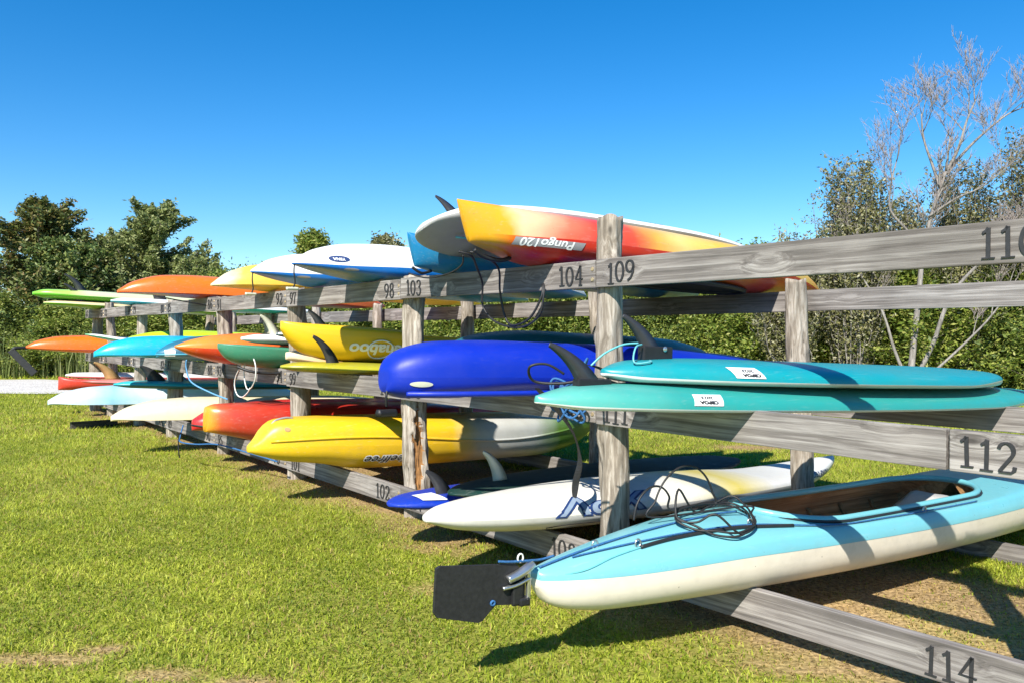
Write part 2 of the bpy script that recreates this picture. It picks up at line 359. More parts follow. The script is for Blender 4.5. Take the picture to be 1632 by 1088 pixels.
# ------------------------------------------------------------------ grass blades
def grass(name, n_pts, ylo, yhi, half, hgt, wid, label, seed, two=True):
    rg = np.random.default_rng(seed)
    y = np.sqrt(rg.uniform(ylo ** 2, yhi ** 2, n_pts)); x = rg.uniform(-1, 1, n_pts) * (half * y + .6)
    b = bare_mask(x, y)
    road = (y > 16.4) & (y < 21.5) & (x < -4.5)
    lo_f = 1.0 if ylo < 3 else np.clip((y - ylo) / 1.3, 0, 1); hi_f = np.clip((yhi - y) / 1.3, 0, 1)   # bands dissolve into each other
    keep = (rg.random(n_pts) > b * .62) & ~road & (rg.random(n_pts) < lo_f * hi_f)
    x, y, b = x[keep], y[keep], b[keep]; N = len(x)
    z = ground_h(x, y) - .004
    cl = fbm(x * 2.2, y * 2.2, 31)
    h = hgt * rg.uniform(.45, 1.25, N) * (.65 + .7 * cl) * (1 - .45 * b); w = wid * rg.uniform(.6, 1.3, N)
    an = rg.uniform(0, 2 * np.pi, N); ln = rg.uniform(.4, 1.7, N)
    dx, dy = np.cos(an), np.sin(an); fa = an + rg.uniform(.6, 2.4, N); ex, ey = np.cos(fa) * w / 2, np.sin(fa) * w / 2
    base = np.stack([x, y, z], -1); side = np.stack([ex, ey, np.zeros(N)], -1)
    lean = np.stack([dx * ln * h, dy * ln * h, np.zeros(N)], -1); up = np.stack([np.zeros(N), np.zeros(N), h], -1)
    if two:
        midp = base + lean * .32 + up * .62; tip = base + lean + up * (1 - .22 * ln)[:, None]
        V = np.stack([base - side, base + side, midp + side * .75, midp - side * .75, tip], 1).reshape(-1, 3)
        o = np.arange(N)[:, None] * 5
        T = np.concatenate([o + np.array([[0, 1, 2]]), o + np.array([[0, 2, 3]]), o + np.array([[3, 2, 4]])], 0); k = 5
    else:
        tip = base + lean * .8 + up
        V = np.stack([base - side, base + side, tip], 1).reshape(-1, 3); T = np.arange(N)[:, None] * 3 + np.array([[0, 1, 2]]); k = 3
    ob = np_mesh(name, V, T, GRASSM)
    # blade's own colour: fresh green, yellow-green, straw
    tone = np.clip(rg.normal(.48, .28, N) + (cl - .5) * .9 + (fbm(x * 7, y * 7, 55) - .5) * .8, 0, 1)
    patch = np.clip((fbm(x * .55, y * .55, 77) - .42) * 3.2, 0, 1)
    green = np.array([.31, .38, .026]); lime = np.array([.57, .59, .08]); deep = np.array([.17, .235, .022]); straw = np.array([.50, .36, .13])
    c = np.where(tone[:, None] > .5, lime * (2 * tone[:, None] - 1) + green * (2 - 2 * tone[:, None]), green * 2 * tone[:, None] + deep * (1 - 2 * tone[:, None]))
    dry = (rg.random(N) < (.05 + .13 * patch + .85 * b))
    c = np.where(dry[:, None], straw * rg.uniform(.5, 1.1, (N, 1)), c)
    ca = ob.data.attributes.new("tint", 'FLOAT_COLOR', 'POINT')
    ca.data.foreach_set("color", np.repeat(np.concatenate([c, np.ones((N, 1))], 1), k, 0).astype(np.float32).ravel())
    tag(ob, label, "grass", kind="stuff")
m, n, l, p = new_mat("grass_blade")
at = n.new("ShaderNodeAttribute"); at.attribute_name = "tint"; l.new(at.outputs["Color"], p.inputs["Base Color"]); p.inputs["Roughness"].default_value = .5; p.inputs["Specular IOR Level"].default_value = .3
tr = n.new("ShaderNodeBsdfTranslucent"); l.new(at.outputs["Color"], tr.inputs[0]); mx = n.new("ShaderNodeMixShader"); mx.inputs[0].default_value = .45
l.new(p.outputs[0], mx.inputs[1]); l.new(tr.outputs[0], mx.inputs[2]); l.new(mx.outputs[0], n["Material Output"].inputs[0])
GRASSM = m
grass("lawn_grass", 235000, 2.2, 5.9, .78, .029, .0055, "short sunlit lawn grass in front of the boat rack", 1)
grass("lawn_grass", 240000, 4.6, 10.2, .78, .034, .0085, "mown lawn grass alongside and under the boat rack", 2, False)
grass("lawn_grass", 180000, 8.9, 18.7, .85, .045, .016, "mown lawn grass stretching away behind the boat rack", 3, False)
grass("lawn_grass", 90000, 17.4, 34, .9, .09, .04, "longer grass at the foot of the trees and brush", 4, False)

# ------------------------------------------------------------------ boat rack
RACK = empty("boat_rack", RK(5, .9, 0), (0, 0, math.atan2(-AX.y, -AX.x)), "long weathered grey timber boat rack with log posts and numbered rails", "rack")
RM = RACK.matrix_basis.inverted()
bpy.context.view_layer.update()
FRONT_S = [-2.0, 0, 1.85, 3.72, 5.5, 7.2, 8.75, 10.35, 11.45]
TOPZ, MIDZ, BOTZ = 1.637, .952, .2
BACKD = -.088

def log_post(s, t, r, h, seed, rot=False, lean=(0, 0)):
    NS, NR = (84, 150) if rot else (40, 80)
    rg = np.random.default_rng(seed); org = RK(s, t, 0)
    f, a = np.meshgrid(np.linspace(0, 1, NR), np.arange(NS) * 2 * np.pi / NS, indexing='ij'); ph = rg.uniform(0, 6.28, 10)
    z = -.12 + (h + .12) * f
    q = r * (1.10 - .16 * f) * (1 + .05 * np.sin(2 * a + ph[2] + f * 1.5) + .016 * np.sin(5 * a + ph[3] + f * 5.2) + .03 * np.sin(f * 17 + ph[4] + a) + .006 * np.sin(9 * a + ph[5] + f * 9))
    ca, sa = np.cos(a) * 3.0, np.sin(a) * 3.0                 # bark relief: long vertical flutes, lumps and checks
    q += r * .46 * (fbm(ca * .7 + seed, sa * .7 + z * 5.5, seed) - .5) + r * .05 * (fbm(ca * 3 + z * 2 + seed, sa * 3 + z * 9, seed + 7, 3) - .5)
    ck = vnoise(ca * 2.6 + seed * 3 + .5 * np.sin(z * 5), sa * 2.6 + z * 2.6, seed + 3); q -= .006 * np.clip((.13 - ck) / .13, 0, 1) * (f < .97)
    for _ in range(7):
        kz, ka, kh = rg.uniform(.12, .97), rg.uniform(0, 6.28), rg.uniform(.006, .020)
        da = (a - ka + np.pi) % (2 * np.pi) - np.pi; d2 = ((f - kz) * h / .032) ** 2 + (da * r / .028) ** 2
        q += kh * np.exp(-d2) - kh * .6 * np.exp(-d2 * 7)
    mask = np.zeros_like(q)
    if rot:
        da = (a - math.radians(rot) + np.pi) % (2 * np.pi) - np.pi
        nz = fbm(da * 3 + 5, z * 9, 3) - .5; nz2 = fbm(da * 9 + 1, z * 14, 8) - .5
        wid = .62 * np.clip(1 - (np.abs(z - .46) / .34) ** 2.5, 0, 1)
        mask = ((wid - np.abs(da + nz * 1.0) + nz2 * .35) > .06).astype(float)
        q -= mask * (.014 + .03 * (fbm(da * 6, z * 11, 5)))
        q += .008 * np.clip(((np.abs(da + nz) - wid + .25) > 0) & (wid > .05) & (np.abs(da) < 1.1), 0, 1)
    x = lean[0] * f + .016 * np.sin(f * 5 + ph[0]) + q * np.cos(a); y = lean[1] * f + .016 * np.sin(f * 4 + ph[1]) + q * np.sin(a)
    z[-1] += .010 * np.sin(3 * a[-1] + ph[7])
    V = np.stack([x, y, z], -1).reshape(-1, 3); V = np.vstack([V, [[lean[0], lean[1], h - .004]]])
    F = []; MI = []
    for i in range(NR - 1):
        for k in range(NS):
            k2 = (k + 1) % NS; F.append((i * NS + k, i * NS + k2, (i + 1) * NS + k2, (i + 1) * NS + k)); MI.append(1 if mask[i, k] + mask[i, k2] + mask[i + 1, k] + mask[i + 1, k2] > 2 else 0)
    for k in range(NS): F.append(((NR - 1) * NS + k, (NR - 1) * NS + (k + 1) % NS, NR * NS)); MI.append(0)
    o = mesh_obj("post", V.tolist(), F, POSTW, RACK)
    o.matrix_basis = RM @ Matrix.Translation(org)
    if rot:
        o.data.materials.append(ROTW); o.data.polygons.foreach_set("material_index", MI)
        o["label"] = "grey log post with a split and a rotted brown pocket"
    return o
front_h = [1.72, 1.86, 1.66, 1.66, 1.64, 1.66, 1.68, 1.72, 1.62]
front_r = [.074, .071, .078, .076, .074, .08, .07, .062, .082]
for i, s in enumerate(FRONT_S):
    log_post(s, 0, front_r[i], front_h[i], 10 + i, rot=(-62 if i == 2 else False), lean=(random.uniform(-.02, .02), random.uniform(-.02, .02)))
for i, s in enumerate(FRONT_S):
    log_post(s, SPAN, .058 + .012 * random.random(), 1.60 + .06 * random.random(), 40 + i, lean=(random.uniform(-.03, .03), random.uniform(-.03, .03)))

# numerals drawn with a broad nib, like the painted cut-out house numbers
def arc(cx, cy, rx, ry, a0, a1, n=16):
    return [(cx + rx * math.cos(math.radians(a0 + (a1 - a0) * i / n)), cy + ry * math.sin(math.radians(a0 + (a1 - a0) * i / n))) for i in range(n + 1)]
GLYPH = {
 '0': [arc(.28, .5, .22, .44, 0, 360, 28)],
 '1': [[(.28, .04), (.28, .95)], [(.28, .95), (.22, .86), (.12, .80)], [(.10, .03), (.46, .03)]],
 '2': [arc(.28, .70, .20, .24, 165, -35, 14) + [(.10, .08)], [(.08, .06), (.42, .06), (.50, .15), (.51, .24)]],
 '3': [arc(.26, .73, .19, .21, 160, -80, 12), arc(.26, .28, .22, .24, 85, -160, 14)],
 '4': [[(.38, .95), (.06, .33), (.54, .33)], [(.38, .95), (.38, .04)], [(.26, .03), (.50, .03)]],
 '5': [[(.46, .93), (.15, .93), (.13, .55)], arc(.27, .32, .22, .27, 125, -155, 16)],
 '6': [[(.44, .93), (.22, .76), (.09, .50), (.07, .32)], arc(.28, .29, .21, .25, 0, 360, 22)],
 '7': [[(.07, .80), (.08, .93), (.50, .93), (.34, .55), (.24, .04)]],
 '8': [arc(.28, .73, .17, .20, 0, 360, 20), arc(.28, .28, .21, .25, 0, 360, 22)],
 '9': [arc(.28, .69, .21, .25, 0, 360, 22), [(.49, .66), (.46, .40), (.34, .18), (.14, .05)]],
}
def numeral_mesh(ch, H):
    V = []; F = []; D = .005
    for st in GLYPH[ch]:
        m = len(st); b = len(V)
        for i, (x, y) in enumerate(st):
            a = st[max(0, i - 1)]; c = st[min(m - 1, i + 1)]
            if st[0] == st[-1] or (abs(st[0][0] - st[-1][0]) < 1e-6 and abs(st[0][1] - st[-1][1]) < 1e-6):
                a = st[(i - 1) if i > 0 else m - 2]; c = st[(i + 1) if i < m - 1 else 1]
            dx, dy = c[0] - a[0], c[1] - a[1]; L = math.hypot(dx, dy) or 1; dx /= L; dy /= L
            w = .022 + .033 * abs(dy)
            nx_, ny_ = -dy * w, dx * w
            for (px, py) in ((x + nx_, y + ny_), (x - nx_, y - ny_)):
                V.append((px * H, 0, py * H)); V.append((px * H, -D, py * H))
        for i in range(m - 1):
            q = b + i * 4; r_ = q + 4
            F += [(q + 1, q + 3, r_ + 3, r_ + 1), (q, q + 1, r_ + 1, r_), (q + 3, q + 2, r_ + 2, r_ + 3)]
        F += [(b, b + 2, b + 3, b + 1), (b + (m - 1) * 4, b + (m - 1) * 4 + 1, b + (m - 1) * 4 + 3, b + (m - 1) * 4 + 2)]
    me = bpy.data.meshes.new("numeral"); me.from_pydata(V, [], F); me.materials.append(INK); return me
NUM = {c: numeral_mesh(c, .108) for c in GLYPH}
BOLTV = [(.009 * math.cos(a), -.004, .009 * math.sin(a)) for a in [i * math.pi / 4 for i in range(8)]] + [(.011 * math.cos(a), 0, .011 * math.sin(a)) for a in [i * math.pi / 4 for i in range(8)]]
BOLTM = bpy.data.meshes.new("bolt"); BOLTM.from_pydata(BOLTV, [], [tuple(range(7, -1, -1))] + [(i, (i + 1) % 8, 8 + (i + 1) % 8, 8 + i) for i in range(8)]); BOLTM.materials.append(BRASS)

RH = .14; RT = .040
def rail(s0, s1, t, z0, z1, nums=(), bolts=True, seed=0):
    """board from s0 (right end) to s1 (left end); local x runs towards smaller s, so numbers read from the front"""
    a = RK(s1, t, z1); b = RK(s0, t, z0); L = (b - a).length
    d = (b - a).normalized(); y = Vector((0, 0, 1)).cross(d).normalized(); zz = d.cross(y)
    M = Matrix(((d.x, y.x, zz.x, a.x), (d.y, y.y, zz.y, a.y), (d.z, y.z, zz.z, a.z), (0, 0, 0, 1)))
    o = bevel_box("rail", (.003, L - .003, -RT / 2, RT / 2, -RH, 0), RAILW, RACK, .004)
    o.matrix_basis = RM @ M
    for (txt, xpos, dz) in nums:
        x = xpos if xpos >= 0 else L + xpos - .066 * len(txt)
        for ch in txt:
            q = bpy.data.objects.new("numeral", NUM[ch]); COL.objects.link(q); q.parent = o; q.location = (x, -RT / 2 - .0005, -RH + .016 + dz + random.uniform(-.004, .004)); q.rotation_euler = (0, random.uniform(-.06, .06), 0)
            x += .058 if ch == '1' else .068
    if bolts:
        for xb in (L - .022,):
            for zb in (-.045, -.098):
                q = bpy.data.objects.new("bolt", BOLTM); COL.objects.link(q); q.parent = o; q.location = (xb, -RT / 2 - .0004, zb)
    return o
TF = -.098; TB = SPAN + .092
for i in range(len(FRONT_S) - 1):
    s0, s1 = FRONT_S[i], FRONT_S[i + 1]; base = 109 - 6 * i
    if i == len(FRONT_S) - 2: s1 += .16
    def nm(k): return str(base + k)
    bz0 = BOTZ + .008 * s0 + (.03 if i == 0 else 0); bz1 = BOTZ + .008 * s1
    jt = lambda: random.uniform(-.006, .006)
    rail(s0, s1, TF, TOPZ + jt(), TOPZ + jt(), [(nm(0), .075, 0), (nm(1), -.075 if i else -.05, 0)])
    if i == 0:
        rail(-1.655, s1, TF, MIDZ - .01, MIDZ, [(nm(2), .05, 0)], False); rail(s0 - .3, -1.659, TF, MIDZ - .012, MIDZ - .01, [("112", .03, 0)])
    else:
        rail(s0, s1, TF, MIDZ + jt(), MIDZ + jt(), [(nm(2), .07, 0), (nm(3), -.075, 0)])
    rail(s0, s1, TF, bz0, bz1, [(nm(4), .10, 0), (nm(5), -.13 if i else -.23, 0)])
    if i == 0: s0 = -2.9
    rail(s0, s1, TB, TOPZ + BACKD + jt(), TOPZ + BACKD + jt(), (), False)
    rail(s0, s1, TB, MIDZ + BACKD + jt(), MIDZ + BACKD + jt(), (), False)
    rail(s0, s1, TB, BOTZ + BACKD + .008 * s0, BOTZ + BACKD + .008 * s1, (), False)
rail(-3.75, -2.0, TF, TOPZ, TOPZ, [("115", .1, 0)]); rail(-3.75, -2.0, TF, BOTZ - .03, BOTZ - .015, ())
log_post(-3.72, 0, .074, 1.72, 90); log_post(-3.72, SPAN, .062, 1.62, 91)

# ------------------------------------------------------------------ boats
def hermite(ctrl, u):
    n = len(ctrl)
    if u <= ctrl[0][0]: return ctrl[0][1]
    if u >= ctrl[-1][0]: return ctrl[-1][1]
    for i in range(n - 1):
        if ctrl[i][0] <= u <= ctrl[i + 1][0]: break
    x0, y0 = ctrl[i]; x1, y1 = ctrl[i + 1]; h = x1 - x0
    d = (y1 - y0) / h
    def slope(j):
        if j == 0: return (ctrl[1][1] - ctrl[0][1]) / (ctrl[1][0] - ctrl[0][0])
        if j == n - 1: return (ctrl[-1][1] - ctrl[-2][1]) / (ctrl[-1][0] - ctrl[-2][0])
        a = (ctrl[j][1] - ctrl[j - 1][1]) / (ctrl[j][0] - ctrl[j - 1][0]); b = (ctrl[j + 1][1] - ctrl[j][1]) / (ctrl[j + 1][0] - ctrl[j][0])
        return 0 if a * b <= 0 else 2 * a * b / (a + b)
    m0, m1 = slope(i), slope(i + 1); t = (u - x0) / h
    return y0 * (2 * t ** 3 - 3 * t ** 2 + 1) + m0 * h * (t ** 3 - 2 * t ** 2 + t) + y1 * (-2 * t ** 3 + 3 * t ** 2) + m1 * h * (t ** 3 - t ** 2)

class Boat:
    """lofted hull; local x from the near tip (-L/2) to the far tip, -y faces along the front of the rack, z up, z=0 rests on the rails"""
    def __init__(b, name, label, cat, s, t, z, L, W, top, bot, mid, plan=(2, .85, 2, .85), wt=.012, nu=2.2, nl=2.0,
                 upper=None, lower=None, seam=None, yaw=0, pitch=None, roll=0, group=None, rake=0):
        b.rake = rake; b.L, b.W, b.top, b.bot, b.mid, b.plan, b.wt, b.nu, b.nl = L, W, top, bot, mid, plan, wt, nu, nl
        pitch = -DROP if pitch is None else pitch
        yw = HEAD + math.radians(yaw)
        d = Vector((math.cos(yw), math.sin(yw), 0))
        tip = RK(s, t, 0); c = tip + d * (L / 2)
        tmid = t + L / 2 * math.cos(math.radians(yaw))
        c.z = z - math.tan(pitch) * (tmid + .1)
        b.root = empty(name, c, (math.radians(roll), pitch, yw), label, cat, group)
        if upper: b.half(upper[0], upper[1], 0, math.pi)
        if lower: b.half(lower[0], lower[1], -math.pi, 0)
        if seam:
            parts = []
            for th in (0, math.pi):
                path = [b.pt(u, th) for u in [.5 - .5 * math.cos(math.pi * i / 40) for i in range(41)]]
                parts.append(tube_geo(path, .009, 6))
            mesh_obj("gunwale_seam", *join_geo(parts), seam, b.root)
    def w(b, u):
        p1, q1, p2, q2 = b.plan
        v = (1 - abs(1 - 2 * u) ** (p1 if u < .5 else p2)); v = max(v, 0) ** (q1 if u < .5 else q2)
        return b.wt + (b.W / 2 - b.wt) * v
    def pt(b, u, th):
        w = b.w(u); zt, zb, zg = hermite(b.top, u), hermite(b.bot, u), hermite(b.mid, u)
        c, s = math.cos(th), math.sin(th); n = b.nu if s >= 0 else b.nl
        y = w * math.copysign(abs(c) ** (2 / n), c) if abs(c) > 1e-9 else 0
        q = abs(s) ** (2 / n) if abs(s) > 1e-9 else 0
        z = zg + (zt - zg) * q if s >= 0 else zg - (zg - zb) * q
        # tips: shape the stem so that it rakes
        x = (u - .5) * b.L
        if b.rake and u < .14: x += b.rake * (1 - u / .14) ** 1.5 * (zt - z) / (zt - zb)
        return Vector((x, y, z))
    def half(b, name, mat, a0, a1, N=56, M=20):
        V = []; F = []
        us = [.5 - .5 * math.cos(math.pi * i / N) for i in range(N + 1)]
        for u in us:
            for k in range(M + 1):
                q = k / M; V.append(b.pt(u, a0 + (a1 - a0) * q))
        for i in range(N):
            for k in range(M):
                F.append((i * (M + 1) + k, (i + 1) * (M + 1) + k, (i + 1) * (M + 1) + k + 1, i * (M + 1) + k + 1))
        for e, rev in ((0, False), (N, True)):
            c = tuple(e * (M + 1) + k for k in range(M + 1)); F.append(c if not rev else c[::-1])
        return mesh_obj(name, V, F, mat, b.root)
    def surf(b, x, th, off=.003):
        u = x / b.L
        e = 1e-3; p = b.pt(u, th); pu = b.pt(min(u + e, 1), th) - b.pt(max(u - e, 0), th); pv = b.pt(u, th + e) - b.pt(u, th - e)
        nn = pu.cross(pv)
        if nn.length > 1e-12:
            nn.normalize()
            ctr = Vector((p.x, 0, hermite(b.mid, u)))
            if nn.dot(p - ctr) < 0: nn = -nn
        return p + nn * off
    def arc_theta(b, x, z):
        """angle on the -y side where the skin is at height z"""
        u = x / b.L; lo, hi = math.pi * 1.499, math.pi * .501
        for _ in range(26):
            m = (lo + hi) / 2
            if b.pt(u, m).z < z: lo = m
            else: hi = m
        return (lo + hi) / 2
    def slide(b, x, z, ds):
        th = b.arc_theta(x, z); u = x / b.L; e = 2e-3; n_ = 14
        for _ in range(n_):
            th -= ds / n_ / max(1e-4, (b.pt(u, th + e) - b.pt(u, th - e)).length / (2 * e))
        return th
    def text(b, txt, x, z, size, mat, flip=True, shear=0., off=.003, bold=0., sx=1.0, name="lettering"):
        cu = bpy.data.curves.new("t", 'FONT'); cu.body = txt; cu.size = size; cu.shear = shear; cu.offset = bold; cu.align_x = 'CENTER'; cu.align_y = 'CENTER'; cu.resolution_u = 4
        ob = bpy.data.objects.new("t", cu); me = bpy.data.meshes.new_from_object(ob)
        bm = bmesh.new(); bm.from_mesh(me); bmesh.ops.triangulate(bm, faces=bm.faces)
        bmesh.ops.subdivide_edges(bm, edges=[e for e in bm.edges if e.calc_length() > size * .15], cuts=2); bmesh.ops.triangulate(bm, faces=bm.faces)
        for v in bm.verts:
            tx, ty = v.co.x * sx, v.co.y
            if flip: tx, ty = -tx, -ty
            xx = x + tx; v.co = b.surf(xx, b.slide(xx, z, ty), off)
        m2 = bpy.data.meshes.new(name); bm.to_mesh(m2); bm.free(); m2.materials.append(mat)
        o = bpy.data.objects.new(name, m2); COL.objects.link(o); o.parent = b.root
        bpy.data.objects.remove(ob); bpy.data.curves.remove(cu); bpy.data.meshes.remove(me)
        return o
    def patch(b, name, x0, x1, z0, z1, mat, off=.002, skew=0, ellipse=False):
        V = []; F = []; N = 10
        for i in range(N + 1):
            for k in range(N + 1):
                f, q = i / N, k / N
                if ellipse:
                    fx, qz = 2 * f - 1, 2 * q - 1
                    f = .5 + .5 * fx * math.sqrt(1 - qz * qz / 2); q = .5 + .5 * qz * math.sqrt(1 - fx * fx / 2)
                zz = z0 + (z1 - z0) * q; xx = x0 + (x1 - x0) * f + skew * q
                V.append(b.surf(xx, b.arc_theta(xx, zz), off))
        for i in range(N):
            for k in range(N): F.append((i * 11 + k, (i + 1) * 11 + k, (i + 1) * 11 + k + 1, i * 11 + k + 1))
        return mesh_obj(name, V, F, mat, b.root)
    def line(b, name, pts, r, mat, off=.004):
        return tube(name, [b.surf(x, b.arc_theta(x, z), off) for x, z in pts], r, mat, b.root)
    def fin(b, x, h, base, rake, mat, box=None, y=0, thick=.011, z=None, tilt=0, name="fin"):
        """swept fin standing on top of an upturned board"""
        u = x / b.L; z0 = (hermite(b.top, u) if z is None else z) - .012
        le = []; te = []
        for i in range(13):
            f = math.sin(i / 12 * math.pi / 2)
            te_x = -rake * f ** 1.6 - .05 * base * math.sin(math.pi * f) * 0
            ch = base * (1 - .52 * f) * max(0.02, 1 - f ** 5) ** .55
            te.append((te_x, h * (f - .10 * f ** 3))); le.append((te_x + ch, h * (f ** .92)))
        V = []; F = []
        for i in range(13):
            th = thick / 2 * (1 - .7 * i / 12)
            (lx, lz), (tx, tz) = le[i], te[i]; mx_, mz_ = (lx + tx) / 2, (lz + tz) / 2
            for (px, pz, py) in ((lx, lz, 0), (mx_, mz_, -th), (tx, tz, 0), (mx_, mz_, th)):
                V.append((px, py, pz))
        for i in range(12):
            for k in range(4): F.append((i * 4 + k, i * 4 + (k + 1) % 4, i * 4 + 4 + (k + 1) % 4, i * 4 + 4 + k))
        F.append((48, 49, 50, 51)); F.append((3, 2, 1, 0))
        o = mesh_obj(name, V, F, mat, b.root); o.location = ((u - .5) * b.L, y, z0); o.rotation_euler = (tilt, 0, 0)
        if box:
            q = bevel_box("fin_base", (-.01, base * 1.15, -.022, .022, 0, box), BLACK, o, .006)
        return o

def kayak_inv(name, label, s, t, z, L, W, H, hull, deck, tipz=(.10, .12), tiph=.05, sh=.42, seam=None, plan=(2, .8, 2, .8), nu=2.5, nl=1.9, cat="kayak", **k):
    """upturned kayak: rounded hull above, deck below. tipz = height of near / far tips, tiph = stem height, sh = where the seam sits"""
    g = H * sh
    top = [(0, tipz[0] + tiph), (.05, tipz[0] + tiph + (H - tipz[0] - tiph) * .50), (.14, H * .90), (.28, H), (.68, H), (.85, H * .86), (.95, tipz[1] + tiph + (H - tipz[1] - tiph) * .35), (1, tipz[1] + tiph)]
    bot = [(0, tipz[0]), (.10, max(.012, tipz[0] * .45)), (.25, .0), (.75, .0), (.9, max(.012, tipz[1] * .45)), (1, tipz[1])]
    mid = [(0, tipz[0] + tiph * .5), (.1, g * .6 + tipz[0] * .3), (.3, g), (.7, g), (.9, g * .6 + tipz[1] * .3), (1, tipz[1] + tiph * .5)]
    return Boat(name, label, cat, s, t, z, L, W, top, bot, mid, plan=plan, nu=nu, nl=nl, upper=("hull", hull), lower=("deck", deck), seam=seam, **k)
def board(name, label, s, t, z, L, W, T, upper, lower, rocker=.05, tail=(2.6, .55), nose=(2.4, .6), cat="paddleboard", names=("bottom", "deck"), nu=2.6, nl=2.4, mf=.45, **k):
    top = [(0, rocker + T * .45), (.05, rocker * .75 + T * .8), (.2, rocker * .2 + T), (.7, rocker * .25 + T), (.92, rocker * 1.0 + T * .85), (1, rocker * 1.5 + T * .5)]
    bot = [(0, rocker + T * .2), (.05, rocker * .75), (.2, rocker * .1), (.35, 0), (.7, rocker * .1), (.92, rocker * .9), (1, rocker * 1.5 + T * .25)]
    mid = [(0, rocker + T * min(.32, mf + .08)), (.05, rocker * .75 + T * min(mf, .4)), (.2, rocker * .15 + T * mf), (.7, rocker * .2 + T * mf), (.92, rocker + T * .42), (1, rocker * 1.5 + T * .37)]
    return Boat(name, label, cat, s, t, z, L, W, top, bot, mid, plan=(tail[0], tail[1], nose[0], nose[1]), wt=.01, nu=nu, nl=nl, upper=(names[0], upper), lower=(names[1], lower), **k)

WHT = (.78, .77, .73)
YEL = (.72, .42, .012); GOLD = (.70, .34, .012); RED = (.58, .025, .012); ORG = (.72, .14, .008)
# ---- top tier
pungo_h = plastic("sunrise_hull", [(0, GOLD), (.070, GOLD), (.095, (.76, .50, .28)), (.13, (.74, .38, .22)), (.17, (.66, .15, .08)), (.225, (.60, .045, .025)), (.28, (.62, .07, .03)), (.335, (.72, .34, .05)), (.40, (.74, .52, .16)), (.50, (.72, .44, .03)), (.85, YEL), (1, ORG)], 3.56, edge=.08, rough=.26)  # pale peach stops after the gold paint sun glare into the hull
pungo_d = plastic("sunrise_deck", [(0, GOLD), (.045, GOLD), (.075, ORG), (.115, RED), (.38, RED), (.46, (.66, .2, .01)), (.56, (.6, .09, .01)), (.66, RED), (.95, RED), (1, ORG)], 3.56, edge=.08, rough=.26)
b = Boat("kayak", "upturned kayak blending gold, pale painted glare and red beside the tallest post", "kayak", .46, -.66, TOPZ, 3.56, .72,
    top=[(0, .285), (.05, .287), (.2, .292), (.4, .30), (.6, .30), (.8, .25), (.93, .16), (1, .07)],
    bot=[(0, .075), (.06, .05), (.16, .0), (.8, .0), (.92, .02), (1, .04)],
    mid=[(0, .12), (.08, .12), (.2, .13), (.7, .13), (.9, .09), (1, .055)], plan=(1.9, .75, 2.0, .8), wt=.012, nu=2.3, nl=2.6, rake=.085, upper=("hull", pungo_h), lower=("deck", pungo_d))
PUNGO = b
b.patch("print_panel", .24, .66, .075, .115, GREYPRINT, .0025, skew=.02)
b.text("Pungo120", .455, .095, .060, WHITEPRINT, True, .25, .004, .0012, sx=1.35)
ck = []
for r0, zz, rr in ((1, -.012, .014),):
    path = [Vector((.05 + .62 * math.cos(a), .235 * math.sin(a), -.004)) for a in [i * 2 * math.pi / 40 for i in range(40)]]
    mesh_obj("cockpit_rim", *tube_geo(path, .016, 8, True), BLACK, b.root)
mesh_obj("cockpit_shade_oval", [(.05 + .60 * math.cos(a), .222 * math.sin(a), -.003) for a in [i * 2 * math.pi / 40 for i in range(40)]], [tuple(range(39, -1, -1))], simple("painted_cockpit_shade", (.006, .006, .007), .9), b.root, False)  # flat near-black oval stands in for the shade inside the cockpit
tube("carry_handle", [(-1.66, 0, .04), (-1.6, 0, .012), (-1.5, -.01, .0), (-1.42, 0, .022)], .013, BLACK, b.root)

whiteb = plastic("white_gelcoat", [(0, WHT)], 3.2, rough=.22, scuff=.06)
greyd = plastic("grey_deck_pad", [(0, (.38, .38, .37)), (.10, (.36, .36, .36)), (.13, (.16, .16, .16)), (.20, (.40, .40, .39)), (.60, (.2, .2, .2)), (1, (.5, .5, .5))], 3.2, rough=.6, edge=.02)
b = board("paddleboard", "white paddleboard with grey deck pad lying upturned beside the gold and red kayak", .90, -.55, TOPZ + .160, 3.25, .80, .14, whiteb, greyd, rocker=.015, tail=(3.6, .42), roll=-17, pitch=.022)
b.fin(.20, .155, .11, .085, FINB)
b.text("PRODUO", 1.55, .115, .05, NAVYPRINT, True, 0, .003, .001, sx=1.3); b.text("SUP", 2.25, .112, .055, NAVYPRINT, True, 0, .003, .001, sx=1.3)
tube("leash", [(-1.45, -.05, -.01), (-1.2, -.2, -.06), (-1.1, -.3, -.03), (-1.0, -.1, -.02)], .006, TEALCORD, b.root)

tealk = plastic("teal_blue_hull", [(0, (.005, .17, .36)), (.25, (.01, .22, .40)), (1, (.01, .26, .42))], 3.0, rough=.28)
b = Boat("kayak", "teal blue kayak with tall pointed stem next to the white paddleboard", "kayak", 1.33, -.40, TOPZ, 2.9, .66,
    top=[(0, .235), (.05, .22), (.15, .17), (.3, .15), (.8, .15), (1, .2)], bot=[(0, .03), (.05, .012), (.14, 0), (.85, 0), (1, .05)], mid=[(0, .16), (.1, .12), (.3, .10), (.8, .10), (1, .12)],
    plan=(1.9, .75, 2, .8), wt=.014, nu=2.4, nl=2.2, rake=.06, upper=("hull", tealk), lower=("deck", tealk))
tube("carry_handle", [(-1.42, -.02, .02), (-1.36, -.03, -.01), (-1.28, -.02, .01)], .009, BLACK, b.root)

